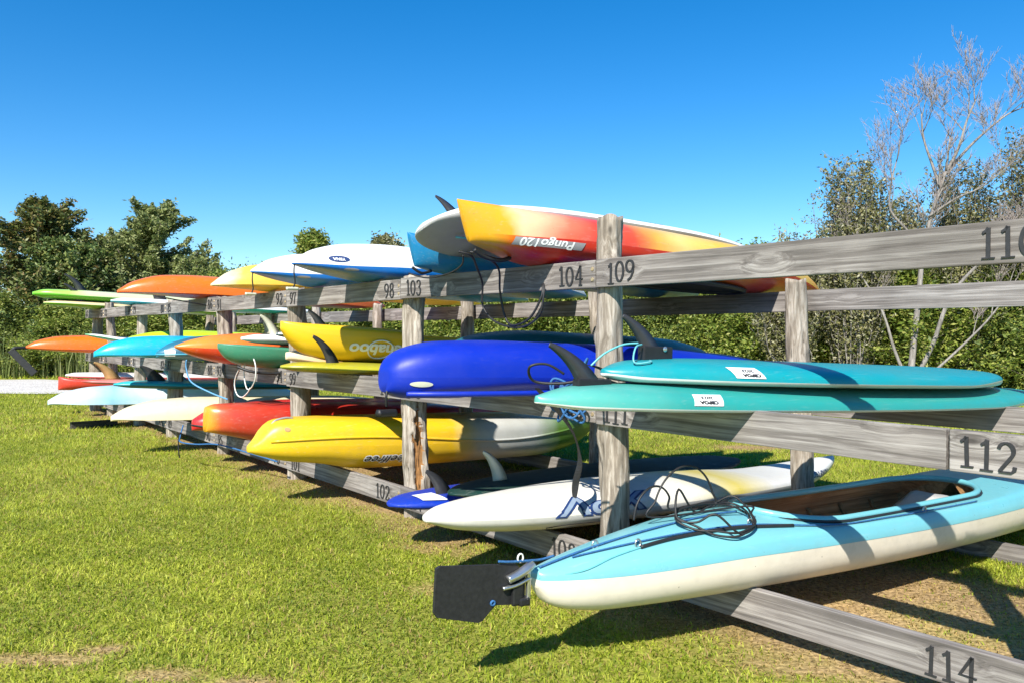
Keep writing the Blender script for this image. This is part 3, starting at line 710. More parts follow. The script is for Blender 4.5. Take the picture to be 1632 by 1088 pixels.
bw_d = plastic("bright_blue_deck", [(0, (.004, .14, .50)), (.5, (.006, .18, .52)), (1, (.02, .28, .5))], 2.8, rough=.3)
bw_h = plastic("white_hull", [(0, WHT)], 2.8, rough=.28, scuff=.08)
for (s, t, lab, L) in ((2.33, -.69, "upturned white kayak with blue deck and oval emblem, beside number 98", 2.85), (3.2, -.64, "upturned white kayak with blue deck and no emblem, beside number 97", 2.85)):
    b = kayak_inv("kayak", lab, s, t, TOPZ, L, .74, .29, bw_h, bw_d, tipz=(.075, .05), tiph=.02, sh=.36, plan=(2, .75, 2, .75), nu=2.1, nl=2.9)
    if s < 3:
        b.patch("emblem", .20, .335, .105, .150, NAVYPRINT, .002, ellipse=True); b.text("YSNA", .267, .126, .026, WHITEPRINT, True, 0, .004, .0008, sx=1.2)
        b.text("pelago", .80, .05, .03, NAVYPRINT, True, 0, .003, .001, sx=1.4)
    b.patch("handle_plate", .30, .40, .052, .07, GREYPRINT, .003, ellipse=True)
    tube("toggle_cord", [(-L / 2 + .015, 0, .085), (-L / 2 + .01, -.01, .02), (-L / 2 + .02, -.01, -.05), (-L / 2 + .01, 0, -.09)], .005, BLACK, b.root)
    tube("toggle", [(-L / 2 - .035, 0, -.095), (-L / 2 + .05, 0, -.09)], .014, FINC, b.root, taper=.8)

yw_h = plastic("yellow_white_hull", [(0, (.75, .66, .40)), (.03, (.76, .64, .34)), (.065, (.72, .48, .07)), (.2, (.70, .43, .03)), (1, YEL)], 2.9, edge=.12, rough=.28)
yw_d = plastic("yellow_deck", [(0, (.74, .62, .30)), (.08, YEL), (1, YEL)], 2.9, rough=.28)
b = kayak_inv("kayak", "upturned yellow kayak fading to white at its tip, above number 92", 4.15, -.62, TOPZ, 2.95, .74, .27, yw_h, yw_d, tipz=(.015, .05), tiph=.02, sh=.25, plan=(2, .75, 2, .75), nu=2.1)
or_h = plastic("orange_hull", [(0, (.66, .13, .008)), (.5, (.70, .17, .008)), (1, (.62, .10, .01))], 3.1, rough=.24)
or_d = plastic("orange_red_deck", [(0, (.60, .07, .01)), (1, (.58, .05, .01))], 3.1, rough=.28)
b = kayak_inv("kayak", "upturned plain orange kayak lying across the top rail beyond the yellow one", 6.0, -.94, TOPZ, 3.15, .74, .25, or_h, or_d, tipz=(.0, .05), tiph=.03, sh=.16, plan=(2.1, .7, 2, .8), nu=2.8)
b.patch("drain_plug", 1.72, 1.76, .09, .12, FINC, .003, ellipse=True)
tube("deck_line", [(-1.25, -.16, -.01), (-.9, -.25, -.06), (-.5, -.2, -.09), (-.2, -.24, -.03)], .008, BLACK, b.root)
gr_h = plastic("lime_board", [(0, (.20, .50, .03)), (.14, (.36, .58, .10)), (.22, (.62, .68, .36)), (1, (.6, .66, .4))], 3.2, rough=.25, edge=.03)
gr_d = plastic("green_board_deck", [(0, (.10, .42, .02)), (1, (.16, .44, .04))], 3.2, rough=.35)
b = board("paddleboard", "lime green paddleboard upturned with a tall dark fin, at the far end of the rack", 10.9, -.98, TOPZ + .10, 3.2, .82, .17, gr_h, gr_d, rocker=.03)
b.fin(.58, .26, .15, .17, FINB)
peach_h = plastic("cream_rail_board", [(0, (.66, .50, .28)), (1, (.66, .55, .36))], 3.0, rough=.35)
b2 = board("paddleboard", "cream edged green paddleboard beneath the lime green one", 10.85, -.84, TOPZ, 3.1, .78, .10, peach_h, gr_d, rocker=.02)
b2.fin(.40, .27, .14, .18, FINB, y=-.2)
b3 = board("paddleboard", "pale board with a dark fin half hidden behind the plain orange kayak", 8.9, -.35, TOPZ, 3.0, .74, .11, whiteb, plastic("aqua_deck", [(0, (.03, .38, .5))], 3.0), rocker=.02)
b3.fin(.55, .30, .18, .18, FINB)

# ---- middle tier
teal_u = plastic("turquoise_board", [(0, (.008, .26, .29)), (.5, (.006, .25, .29)), (1, (.006, .24, .29))], 3.4, rough=.28, scuff=.09)
teal_l = plastic("white_board_rail", [(0, (.66, .68, .64))], 3.4, rough=.3, scuff=.06)
teal_u2 = plastic("seafoam_board", [(0, (.09, .37, .31)), (.12, (.02, .26, .235)), (1, (.022, .27, .245))], 3.7, rough=.28, scuff=.10)
SUPL = board("paddleboard", "pale turquoise paddleboard, lower of two stacked beside number 111", -.50, -.97, MIDZ - .022, 4.0, .82, .118, teal_u2, teal_l, rocker=.008, tail=(2.0, .75), nose=(2.2, .6), nu=2.3, nl=3.0, yaw=-6.5, mf=.16)
b = SUPL
b.patch("registration_sticker", .60, .735, .036, .078, STICK, .003, skew=.015)
b.text("2023", .672, .066, .020, INK, True, 0, .005, .0006, sx=1.4); b.text("CBPOA", .672, .049, .017, INK, True, 0, .005, .0012, sx=1.5)
b.fin(.20, .19, .14, .15, FINB, box=.05, z=.09)
SUPU = board("paddleboard", "bright turquoise paddleboard, upper of two stacked beside number 111", -.52, -.62, MIDZ + .088, 3.02, .80, .115, teal_u, teal_l, rocker=.008, tail=(2.0, .7), nose=(2.4, .55), nu=2.3, nl=3.0, yaw=-7.5, mf=.22)
b = SUPU
b.patch("registration_sticker", .50, .64, .040, .082, STICK, .003, skew=-.02)
b.text("2023", .565, .068, .020, INK, True, 0, .005, .0006, sx=1.4); b.text("CBPOA", .575, .052, .017, INK, True, 0, .005, .0012, sx=1.5)
b.fin(.215, .20, .135, .12, FINB, box=.07)
mesh_obj("fin_screw", [(-1.19 + .012 * math.cos(a), -.026, .150 + .012 * math.sin(a)) for a in [i * math.pi / 5 for i in range(10)]] + [(-1.19, -.034, .150)], [(i, (i + 1) % 10, 10) for i in range(10)], STEEL, b.root)
tube("leash", [(-1.32, -.02, .165), (-1.38, -.05, .15), (-1.41, -.08, .09), (-1.34, -.10, .095), (-1.30, -.05, .10)], .004, TEALCORD, b.root)
tube("leash", [(-1.34, -.02, .17), (-1.41, 0, .16), (-1.49, .02, .12), (-1.54, .04, .07)], .0045, TEALCORD, b.root)

blu = plastic("royal_blue_hull", [(0, (.0, .020, .36)), (.5, (.0, .022, .38)), (1, (.0, .02, .34))], 3.5, rough=.40, scuff=.022)
b = Boat("kayak", "upturned royal blue kayak with rounded end and two white plugs", "kayak", .62, -.98, MIDZ - .012, 3.55, .76,
    top=[(0, .12), (.012, .175), (.04, .225), (.09, .262), (.2, .280), (.5, .285), (.75, .26), (.92, .2), (1, .08)], bot=[(0, .0), (.03, -.03), (.1, -.03), (.2, .0), (.85, .0), (1, .04)], mid=[(0, .075), (.04, .08), (.2, .09), (.8, .09), (1, .06)],
    plan=(2.4, .55, 2, .8), wt=.04, nu=2.9, nl=2.6, upper=("hull", blu), lower=("deck", blu))
b.patch("handle_recess", .07, .17, .034, .060, FINC, .004, ellipse=True)
for xx in (.95, 1.78): b.patch("drain_plug", xx, xx + .035, .10, .135, WHITEPRINT, .006, ellipse=True)
tube("gunwale_ridge", [(-1.70, -.10, -.005), (-1.6, -.2, .0), (-1.4, -.29, .005), (-1, -.36, .012), (-.4, -.38, .02)], .016, blu, b.root)
tube("toggle_cord", [(-1.76, -.02, .03), (-1.775, -.03, -.02), (-1.765, -.02, -.07)], .007, BLACK, b.root)
tube("drip_toggle", [(-1.83, -.05, -.10), (-1.72, -.03, -.10)], .02, BLACK, b.root)
dteal = plastic("dark_teal_hull", [(0, (.01, .10, .13)), (.5, (.01, .13, .15)), (1, (.01, .08, .10))], 3.6, rough=.35)
b = kayak_inv("kayak", "upturned dark teal kayak lying behind the royal blue one", 1.38, -.22, MIDZ, 3.1, .80, .365, dteal, dteal, tipz=(.06, .06), tiph=.05)

yk = plastic("yellow_kayak_hull", [(0, (.74, .46, .012)), (1, (.70, .42, .012))], 3.3, rough=.28, scuff=.06)
b = Boat("kayak", "bright yellow kayak with white lettering, resting on an olive board", "kayak", 2.86, -.55, MIDZ + .085, 3.25, .76,
    top=[(0, .30), (.05, .292), (.2, .285), (.28, .275), (.33, .215), (.7, .21), (.78, .28), (1, .33)], bot=[(0, .235), (.02, .15), (.06, .06), (.14, .01), (.3, 0), (.7, 0), (.9, .04), (1, .22)], mid=[(0, .27), (.06, .215), (.2, .20), (.7, .19), (.9, .22), (1, .28)],
    plan=(2.0, .72, 2, .8), wt=.02, nu=4.5, nl=2.6, upper=("deck", yk), lower=("hull", yk))
b.text("pehaboo", .70, .115, .120, WHITEPRINT, True, .05, .004, .004, sx=1.15)
ring = [b.surf(0.70 + .10 * math.cos(a), b.arc_theta(.70 + .10 * math.cos(a), .115 + .068 * math.sin(a)), .005) for a in [i * 2 * math.pi / 32 for i in range(32)]]
mesh_obj("emblem_ring", *tube_geo(ring, .006, 5, True), WHITEPRINT, b.root)
mesh_obj("seat_shelf", *join_geo([box_geo(-.75, .35, -.30, .30, .205, .235)]), yk, b.root, False)
olv = plastic("olive_board", [(0, (.40, .36, .02)), (.4, (.38, .38, .02)), (1, (.30, .30, .03))], 3.1, rough=.24)
b = board("paddleboard", "olive yellow board with a black swept fin under the bright yellow kayak", 2.68, -.62, MIDZ, 3.1, .84, .09, olv, plastic("olive_rail", [(0, (.16, .19, .012))], 3.1, rough=.3), rocker=.02, tail=(2.2, .65), nu=2.4)
b.fin(.30, .225, .11, .12, FINB, y=-.12, z=.075)
pk = plastic("peach_hull", [(0, (.78, .66, .48)), (.15, (.75, .42, .16)), (1, (.72, .36, .12))], 3.0, rough=.3)
b = kayak_inv("kayak", "pale peach kayak tip peeking out under the bright yellow kayak", 3.42, -.26, MIDZ, 2.9, .68, .20, pk, pk, tipz=(.09, .08), tiph=.06)
wdk = plastic("dark_teal_board_rail", [(0, (.02, .08, .09)), (1, (.02, .10, .10))], 3.2, rough=.35)
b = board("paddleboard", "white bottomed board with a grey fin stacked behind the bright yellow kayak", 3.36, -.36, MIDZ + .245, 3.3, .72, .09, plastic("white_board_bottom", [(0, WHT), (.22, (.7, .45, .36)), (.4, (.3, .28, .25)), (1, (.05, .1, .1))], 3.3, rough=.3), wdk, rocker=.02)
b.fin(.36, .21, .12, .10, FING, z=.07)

ok = plastic("orange_red_hull", [(0, (.70, .22, .02)), (.06, (.72, .24, .03)), (.25, (.70, .13, .02)), (.36, (.55, .03, .012)), (1, (.5, .025, .012))], 3.3, edge=.10, rough=.26)
okd = plastic("red_deck", [(0, (.62, .17, .01)), (.08, (.58, .05, .012)), (1, (.55, .03, .012))], 3.3, edge=.06, rough=.28)
b = Boat("kayak", "pointed orange red kayak with small white letters above the middle rail", "kayak", 4.92, -.70, MIDZ, 3.2, .74,
    top=[(0, .17), (.04, .225), (.12, .285), (.25, .32), (.7, .32), (.9, .26), (1, .16)], bot=[(0, .15), (.05, .08), (.15, .012), (.25, 0), (.75, 0), (.9, .05), (1, .12)], mid=[(0, .16), (.1, .155), (.3, .15), (.8, .15), (1, .14)],
    plan=(2.0, .78, 2, .8), wt=.008, nu=2.2, nl=2.2, upper=("hull", ok), lower=("deck", okd))
b.text("OM1 TWO", .92, .10, .055, WHITEPRINT, True, 0, .004, .0014, sx=1.7)
gk = plastic("forest_green_hull", [(0, (.05, .24, .14)), (.4, (.03, .16, .09)), (1, (.02, .10, .06))], 3.4, rough=.33)
b = Boat("canoe", "dark green canoe end beneath a white board with a cream fin", "canoe", 4.05, -.60, MIDZ, 3.5, .76,
    top=[(0, .205), (.06, .20), (.2, .19), (.8, .19), (1, .21)], bot=[(0, .16), (.02, .08), (.05, .03), (.12, .0), (.85, 0), (1, .1)], mid=[(0, .195), (.1, .17), (.3, .155), (.8, .15), (1, .18)], plan=(2.2, .62, 2, .8), wt=.02, nu=4, nl=2.4, upper=("deck", gk), lower=("hull", gk))
tube("deck_strap", [(-1.6, -.06, .01), (-1.5, -.16, -.03), (-1.3, -.2, -.04), (-1.2, -.22, .0)], .013, BLACK, b.root)
b = board("paddleboard", "white board with a cream fin stacked on the dark green canoe", 3.98, -.42, MIDZ + .20, 3.1, .70, .10, whiteb, plastic("slate_deck", [(0, (.62, .62, .6)), (.12, (.2, .2, .22)), (1, (.15, .15, .17))], 3.1, edge=.02), rocker=.02, tail=(2.2, .65))
b.fin(.26, .20, .11, .10, FINC, z=.085)
dk = plastic("petrol_blue_hull", [(0, (.02, .16, .24)), (.1, (.015, .09, .15)), (1, (.012, .08, .13))], 3.2, rough=.35)
b = kayak_inv("kayak", "upturned petrol blue kayak with a white square sticker at its tip", 5.93, -.58, MIDZ, 3.2, .76, .31, dk, dk, tipz=(.04, .06), tiph=.06, sh=.40, plan=(2.2, .65, 2, .8), seam=plastic("petrol_rim", [(0, (.05, .3, .42))], 3))
b.patch("registration_sticker", .06, .15, .06, .12, STICK, .005)
bk = plastic("sky_blue_hull", [(0, (.01, .38, .60)), (.45, (.008, .36, .60)), (.75, (.01, .2, .45)), (1, (.01, .16, .4))], 3.2, rough=.25, edge=.04)
b = kayak_inv("kayak", "upturned sky blue kayak with dark side lettering, beyond the petrol blue one", 6.86, -.98, MIDZ + .01, 3.2, .74, .27, bk, bk, tipz=(.0, .06), tiph=.06, sh=.22, plan=(2.2, .6, 2, .8), nu=2.7)
b.text("enduro", 1.75, .06, .09, NAVYPRINT, True, 0, .004, .002, sx=1.5)
lk = plastic("lime_hull", [(0, (.42, .62, .01)), (1, (.46, .66, .012))], 3.4, rough=.28)
b = kayak_inv("kayak", "upturned lime yellow kayak behind the sky blue one", 8.15, -.45, MIDZ + .03, 3.6, .76, .345, lk, lk, tipz=(.10, .05), tiph=.03)
b = board("surfboard", "small white surfboard nose with green edge beside the sky blue kayak", 8.95, -.66, MIDZ + .17, 2.3, .5, .06, plastic("white_green_board", [(0, (.2, .5, .25)), (.05, WHT), (1, WHT)], 2.3), plastic("green_edge", [(0, (.1, .42, .25))], 2.3), rocker=.05, cat="surfboard", pitch=.10)
b = kayak_inv("kayak", "upturned orange kayak with a dark rudder arm, at the far end of the rack", 10.85, -1.08, MIDZ, 3.3, .74, .27, or_h, or_d, tipz=(.04, .06), tiph=.03, sh=.2, plan=(2.1, .7, 2, .8), nu=2.6)
tube("rudder_arm", [(-1.62, 0, .05), (-1.78, -.02, .04), (-1.80, -.01, .0)], .028, BLACK, b.root)
rb = bevel_box("rudder_blade", (-.02, .46, -.012, .012, -.05, .05), BLACK, b.root, .006); rb.location = (-1.82, -.02, 0.0); rb.rotation_euler = (0, .80, -.45)

# ---- bottom tier
xb = plastic("ivory_race_board", [(0, (.74, .72, .64)), (.42, (.72, .70, .62)), (.55, (.5, .42, .08)), (.66, (.6, .6, .57)), (1, (.66, .66, .62))], 3.95, rough=.27, edge=.03)
xl = plastic("grey_white_board", [(0, (.70, .68, .58)), (.3, (.62, .63, .62)), (1, (.6, .6, .58))], 3.95, rough=.3)
XPV = Boat("paddleboard", "long ivory race board with slate letters on the bottom rail", "paddleboard", .47, -.84, BOTZ, 3.98, .70,
    top=[(0, .14), (.03, .175), (.1, .195), (.3, .215), (.55, .20), (.75, .16), (.9, .19), (1, .21)], bot=[(0, .11), (.04, .06), (.12, .02), (.25, .0), (.7, 0), (.85, .03), (.95, .09), (1, .15)], mid=[(0, .125), (.05, .12), (.2, .11), (.5, .11), (.8, .1), (1, .18)],
    plan=(2.2, .62, 2.0, .85), wt=.018, nu=2.4, nl=2.2, upper=("deck", xb), lower=("hull", xl))
b = XPV
b.text("XPV", 1.02, .165, .17, NAVYPRINT, True, .25, .003, .009, sx=1.9)
b.text("XPV", 1.02, .165, .17, SLATEPRINT, True, .25, .005, .001, sx=1.9)
b.line("pinstripe", [(.62, .05), (.72, .062), (.9, .062), (1.15, .05), (1.3, .04)], .0022, BLACK)
b.text("SURFTECH", 3.42, .13, .055, NAVYPRINT, True, 0, .004, .001, sx=1.6)
bb = plastic("cobalt_surfboard", [(0, (.003, .035, .38)), (.3, (.003, .025, .28)), (1, (.003, .02, .16))], 2.9, rough=.45, scuff=.12, spec=.25)
b = board("surfboard", "cobalt blue surfboard with worn edges and a black fin on the bottom rail", 1.17, -.62, BOTZ + .012, 2.95, .68, .085, bb, bb, rocker=.015, tail=(2.3, .55), cat="surfboard")
b.patch("registration_sticker", .15, .29, .070, .085, STICK, .006)
b.fin(.30, .19, .13, .09, FINB, y=-.05, z=.06)
db = plastic("bottle_green_board", [(0, (.006, .035, .028)), (.5, (.005, .022, .018)), (1, (.004, .008, .008))], 2.7, rough=.5, scuff=.16, spec=.2)
b = board("surfboard", "bottle green speckled surfboard with a cream fin lying on the ivory board", .82, -.44, BOTZ + .13, 2.75, .60, .065, db, db, rocker=.01, tail=(2.2, .6), cat="surfboard", roll=3, pitch=.035)
b.patch("registration_sticker", .12, .25, .068, .078, STICK, .006)
b.fin(.34, .20, .115, .09, FINC, y=.04)
fk_h = plastic("yellow_grey_green_hull", [(0, (.74, .48, .015)), (.44, (.72, .44, .012)), (.52, (.5, .46, .36)), (.57, (.5, .5, .47)), (.70, (.45, .46, .42)), (.80, (.10, .2, .02)), (1, (.05, .16, .02))], 3.5, edge=.10, rough=.3)
b = Boat("kayak", "yellow kayak fading to grey and green with dark side lettering, on the bottom rail", "kayak", 2.76, -.84, BOTZ + .022, 3.5, .80,
    top=[(0, .205), (.015, .25), (.035, .345), (.06, .392), (.12, .405), (.3, .40), (.7, .39), (.9, .35), (1, .28)], bot=[(0, .16), (.03, .125), (.08, .085), (.15, .055), (.25, .0), (.75, 0), (.9, .06), (1, .2)], mid=[(0, .185), (.04, .20), (.12, .21), (.3, .20), (.75, .2), (1, .25)],
    plan=(2.1, .68, 2, .8), wt=.022, nu=3.4, nl=2.6, upper=("deck", fk_h), lower=("hull", fk_h))
b.text("feelfree", .96, .10, .095, WHITEPRINT, True, .3, .003, .007, sx=1.2); b.text("feelfree", .96, .10, .095, INK, True, .3, .005, .0005, sx=1.2)
b.patch("scupper_hole", .205, .245, .315, .345, FINT, .003, ellipse=True)
tube("carry_handle", [(-1.60, -.03, .345), (-1.57, -.04, .385), (-1.50, -.05, .405), (-1.44, -.05, .40)], .009, GREYPRINT, b.root)
mesh_obj("moulded_groove", *tube_geo([b.surf(x, b.arc_theta(x, .235 + .035 * math.sin(x * 2.2)), .0) for x in [.12 + i * .06 for i in range(50)]], .011, 6), fk_h, b.root)
ob_ = plastic("tangerine_hull", [(0, (.70, .32, .015)), (.012, (.68, .26, .02)), (.030, (.58, .09, .03)), (.06, (.50, .05, .025)), (.2, (.45, .025, .015)), (1, (.42, .02, .012))], 3.3, edge=.03, rough=.24)
b = Boat("kayak", "red square ended kayak with an orange tip on the bottom rail", "kayak", 4.15, -.68, BOTZ + .033, 3.3, .74,
    top=[(0, .37), (.03, .395), (.1, .40), (.5, .385), (.9, .36), (1, .3)], bot=[(0, .155), (.04, .13), (.15, .05), (.25, 0), (.75, 0), (1, .1)], mid=[(0, .25), (.1, .23), (.3, .2), (.8, .2), (1, .2)], plan=(2.2, .55, 2, .8), wt=.05, nu=3.2, nl=2.8, upper=("hull", ob_), lower=("deck", ob_))
tube("moulded_rib", [b.surf(.82, a, .001) for a in [math.pi * (1.35 - .7 * i / 12) for i in range(13)]], .008, ob_, b.root)
rk = plastic("crimson_hull", [(0, (.5, .02, .02)), (1, (.45, .015, .015))], 3.4, rough=.28)
b = kayak_inv("kayak", "upturned crimson kayak with a white sticker behind the orange tipped one", 4.85, -.56, BOTZ + .10, 3.4, .76, .31, rk, rk, tipz=(.03, .05), tiph=.10, sh=.25, plan=(2.3, .55, 2, .8), seam=BLACK, nu=2.7)
b.patch("registration_sticker", .13, .26, .16, .22, STICK, .004)
ck_ = plastic("cream_hull", [(0, (.76, .66, .42)), (1, (.70, .62, .42))], 3.6, rough=.35)
b = kayak_inv("canoe", "upturned cream canoe low on the rack, beyond the crimson kayak", 6.0, -1.0, BOTZ + .13, 3.55, .80, .24, ck_, ck_, tipz=(.0, .03), tiph=.05, sh=.12, plan=(2.2, .6, 2, .8), nu=2.8, cat="canoe")
lb = plastic("pale_blue_hull", [(0, (.55, .68, .72)), (.12, (.5, .66, .74)), (.2, (.26, .52, .68)), (.3, (.6, .7, .72)), (1, (.5, .64, .7))], 3.6, edge=.08, rough=.32)
b = kayak_inv("canoe", "upturned pale blue and white canoe, lowest at the far end of the rack", 8.75, -1.12, BOTZ + .10, 3.6, .80, .26, lb, lb, tipz=(.0, .03), tiph=.06, sh=.10, plan=(2.3, .55, 2, .8), nu=2.8, cat="canoe")
tb = plastic("aqua_board", [(0, (.02, .42, .46)), (.2, (.015, .36, .44)), (1, (.012, .22, .32))], 3.4, rough=.28)
b = board("paddleboard", "aqua paddleboard with one dark and one pale fin on the cream canoe", 7.3, -.68, BOTZ + .385, 3.6, .76, .10, tb, plastic("dark_deck", [(0, (.02, .12, .14))], 3.4), rocker=.02, tail=(2.2, .6))
b.fin(.36, .20, .22, .10, FINB, y=-.05); b.fin(.62, .14, .26, .06, plastic("mint_fin", [(0, (.4, .62, .55))], 1), y=.05)
rc = plastic("scarlet_hull", [(0, (.60, .05, .03)), (1, (.55, .03, .02))], 3.6, rough=.3)
b = Boat("canoe", "scarlet canoe end beneath a white board at the far end of the rack", "canoe", 10.4, -.72, BOTZ + .20, 3.6, .78,
    top=[(0, .20), (.06, .17), (.2, .15), (.8, .15), (1, .2)], bot=[(0, .0), (.1, 0), (.9, 0), (1, .05)], mid=[(0, .14), (.2, .12), (.8, .12), (1, .15)], plan=(2.2, .6, 2, .8), wt=.03, nu=3.2, nl=2.6, upper=("deck", rc), lower=("hull", rc))
b = board("paddleboard", "white board stacked on the scarlet canoe", 10.55, -.60, BOTZ + .36, 3.1, .74, .10, whiteb, whiteb, rocker=.02)
pb = plastic("rose_board", [(0, (.55, .08, .07)), (.3, (.6, .4, .36)), (1, (.5, .1, .08))], 3.0, rough=.3)
b = board("paddleboard", "rose pink board with a tan wooden fin beside the scarlet canoe", 9.45, -.60, BOTZ + .33, 3.0, .70, .07, pb, pb, rocker=.02)
b.fin(.30, .26, .22, .16, FINT)
BARK0 = wood('dark_timber', (.05, .045, .04), (.10, .09, .08), axis=0)  # near-black wood tone for the skid
# extra support under the boats at the far end
skid = RK(8.9, -.55, 0)
sk = bevel_box("skid_timber", (-.28, .28, -.05, .05, 0, .09), BARK0, None, .006); sk.location = (skid.x, skid.y, .0); sk.rotation_euler = (0, 0, HEAD)
tag(sk, "dark squared timber lying on the grass below the pale blue canoe", "timber")

# ------------------------------------------------------------------ turquoise and ivory canoe with rudder
cyan = plastic("turquoise_gelcoat", [(0, (.17, .44, .48)), (.15, (.15, .43, .48)), (1, (.12, .40, .46))], 5.0, rough=.24, scuff=.12)
ivory = plastic("ivory_gelcoat", [(0, (.76, .69, .56)), (1, (.72, .63, .48))], 5.0, rough=.3, scuff=.17)
inner = wood("cedar_lining", (.34, .18, .07), (.52, .31, .14), axis=0, crack=.2)
CL, CW = 5.0, .74
cyaw = HEAD + math.radians(-6.0)
cd = Vector((math.cos(cyaw), math.sin(cyaw), 0)); ctip = RK(-.58, -1.05, 0); cc = ctip + cd * (CL / 2)
cpitch = .030
CAN = empty("canoe", (cc.x, cc.y, BOTZ - .018 - cpitch * (CL / 2 - .97)), (0, cpitch, cyaw), "turquoise decked ivory canoe with an open cockpit and black rudder", "canoe")
def cw(u):
    v = (1 - abs(1 - 2 * u) ** 2.15) ** .72
    return .03 + (CW / 2 - .03) * v
cbot = [(0, .12), (.008, .060), (.025, .025), (.06, .0), (.15, -.01), (.5, -.02), (.8, -.01), (.95, .0), (.99, .06), (1, .14)]
cseam = [(0, .150), (.05, .152), (.2, .178), (.5, .182), (.8, .21), (1, .25)]
cgun = [(0, .170), (.03, .178), (.1, .205), (.22, .240), (.35, .245), (.5, .25), (.7, .28), (.9, .37), (1, .40)]
ccam = [(0, .018), (.05, .045), (.15, .065), (.25, .045), (.4, .02), (.7, .02), (.85, .05), (1, .03)]
U0, U1 = .235, .60
def cock(u):
    if u <= U0 or u >= U1: return 0.0
    f = (u - U0) / (U1 - U0)
    return .255 * min(1, (max(0, 1 - (1 - min(f / .22, 1)) ** 2)) ** .5) * min(1, (max(0, 1 - (1 - min((1 - f) / .18, 1)) ** 2)) ** .5)
us = sorted(set([.5 - .5 * math.cos(math.pi * i / 70) for i in range(71)] + [U0 + (U1 - U0) * (.5 - .5 * math.cos(math.pi * i / 30)) for i in range(31)]))
V = []; F = []; M = 22
for u in us:                                                # hull below the seam
    w = cw(u); zb, zs = hermite(cbot, u), hermite(cseam, u)
    for k in range(M + 1):
        a = math.pi + math.pi * k / M; c, s = math.cos(a), math.sin(a)
        V.append(((u - .5) * CL, w * math.copysign(abs(c) ** (2 / 2.7), c) if abs(c) > 1e-9 else 0, zs - (zs - zb) * abs(s) ** (2 / 2.7)))
for i in range(len(us) - 1):
    for k in range(M):
        F.append((i * (M + 1) + k, i * (M + 1) + k + 1, (i + 1) * (M + 1) + k + 1, (i + 1) * (M + 1) + k))
F.append(tuple(range(M, -1, -1)))
mesh_obj("hull", V, F, ivory, CAN)
V = []; F = []; K = 14
def deck_pt(u, side, q):
    """q 0 seam .. .45 gunwale shoulder .. 1 inner edge"""
    w = cw(u); zs, zg = hermite(cseam, u), hermite(cgun, u); cam_ = hermite(ccam, u); ci = min(cock(u), w * .86); wg = w * .93
    if q < .4:
        f = q / .4; return Vector(((u - .5) * CL, side * (w * 1.004 + (wg - w) * f ** 1.6), zs + (zg - zs) * f))
    f = (q - .4) / .6; y = wg + (ci - wg) * f
    return Vector(((u - .5) * CL, side * y, zg + cam_ * (1 - (y / wg) ** 2) ** .9 + .012 * math.sin(f * math.pi * .5) * 0))
for side in (-1, 1):
    b0 = len(V)
    for u in us:
        for k in range(K + 1): V.append(deck_pt(u, side, k / K))
    for i in range(len(us) - 1):
        for k in range(K):
            q = (b0 + i * (K + 1) + k, b0 + (i + 1) * (K + 1) + k, b0 + (i + 1) * (K + 1) + k + 1, b0 + i * (K + 1) + k + 1)
            F.append(q if side < 0 else q[::-1])
F.append(tuple(range(0, K + 1)) + tuple(b0 + k for k in range(K, -1, -1)))
mesh_obj("deck", V, F, cyan, CAN)
cu_ = [u for u in us if U0 <= u <= U1]
loop = [deck_pt(u, -1, 1) for u in cu_] + [deck_pt(u, 1, 1) for u in reversed(cu_[1:-1])]
mesh_obj("coaming", *tube_geo([p + Vector((0, 0, .008)) for p in loop], .017, 8, True), cyan, CAN)
mesh_obj("coaming_trim", *tube_geo([Vector((p.x * 1.0, p.y * 1.09, p.z + .002)) for p in loop], .007, 6, True), BLACK, CAN)
V = []; F = []; K2 = 16
for u in cu_:                                               # cedar interior
    ci = min(cock(u), cw(u) * .86); zt = deck_pt(u, 1, 1).z; zb = hermite(cbot, u) + .025; w = cw(u) - .02
    for k in range(K2 + 1):
        f = k / K2; a = math.pi * f
        y = -math.cos(a) * (ci if f in (0, 1) else w * .98); z = zt if f in (0, 1) else hermite(cgun, u) - .012 - (hermite(cgun, u) - .012 - zb) * math.sin(a) ** .6
        if abs(y) > w: y = math.copysign(w, y)
        if ci < .02 and f not in (0, 1): y *= .3
        V.append(((u - .5) * CL, y, z))
for i in range(len(cu_) - 1):
    for k in range(K2): F.append((i * (K2 + 1) + k, i * (K2 + 1) + k + 1, (i + 1) * (K2 + 1) + k + 1, (i + 1) * (K2 + 1) + k))
mesh_obj("lining", V, F, inner, CAN)
for ur in (.30, .36, .42, .48, .54):
    path = []
    for k in range(1, 16):
        a = math.pi * k / 16; w = cw(ur) - .035; zb = hermite(cbot, ur) + .035; zg = hermite(cgun, ur) - .02
        path.append(Vector(((ur - .5) * CL, -math.cos(a) * w, zg - (zg - zb) * math.sin(a) ** .6)))
    mesh_obj("rib", *tube_geo(path, .013, 6), wood("oak_rib", (.30, .17, .07), (.45, .28, .13), axis=1), CAN)
# moulded seat
V = []; F = []
for i in range(11):
    for k in range(11):
        f, q = i / 10 - .5, k / 10 - .5
        V.append((.10 + f * .30 + .06 * max(0, f), q * .30, .10 + .03 * (2 * q) ** 2 + .26 * max(0, f) * (1 - (2 * q) ** 4 * .5)))
for i in range(10):
    for k in range(10): F.append((i * 11 + k, (i + 1) * 11 + k, (i + 1) * 11 + k + 1, i * 11 + k + 1))
so = mesh_obj("seat", V, F, simple("grey_seat", (.42, .42, .41), .4), CAN); md = so.modifiers.new("solid", 'SOLIDIFY'); md.thickness = .012
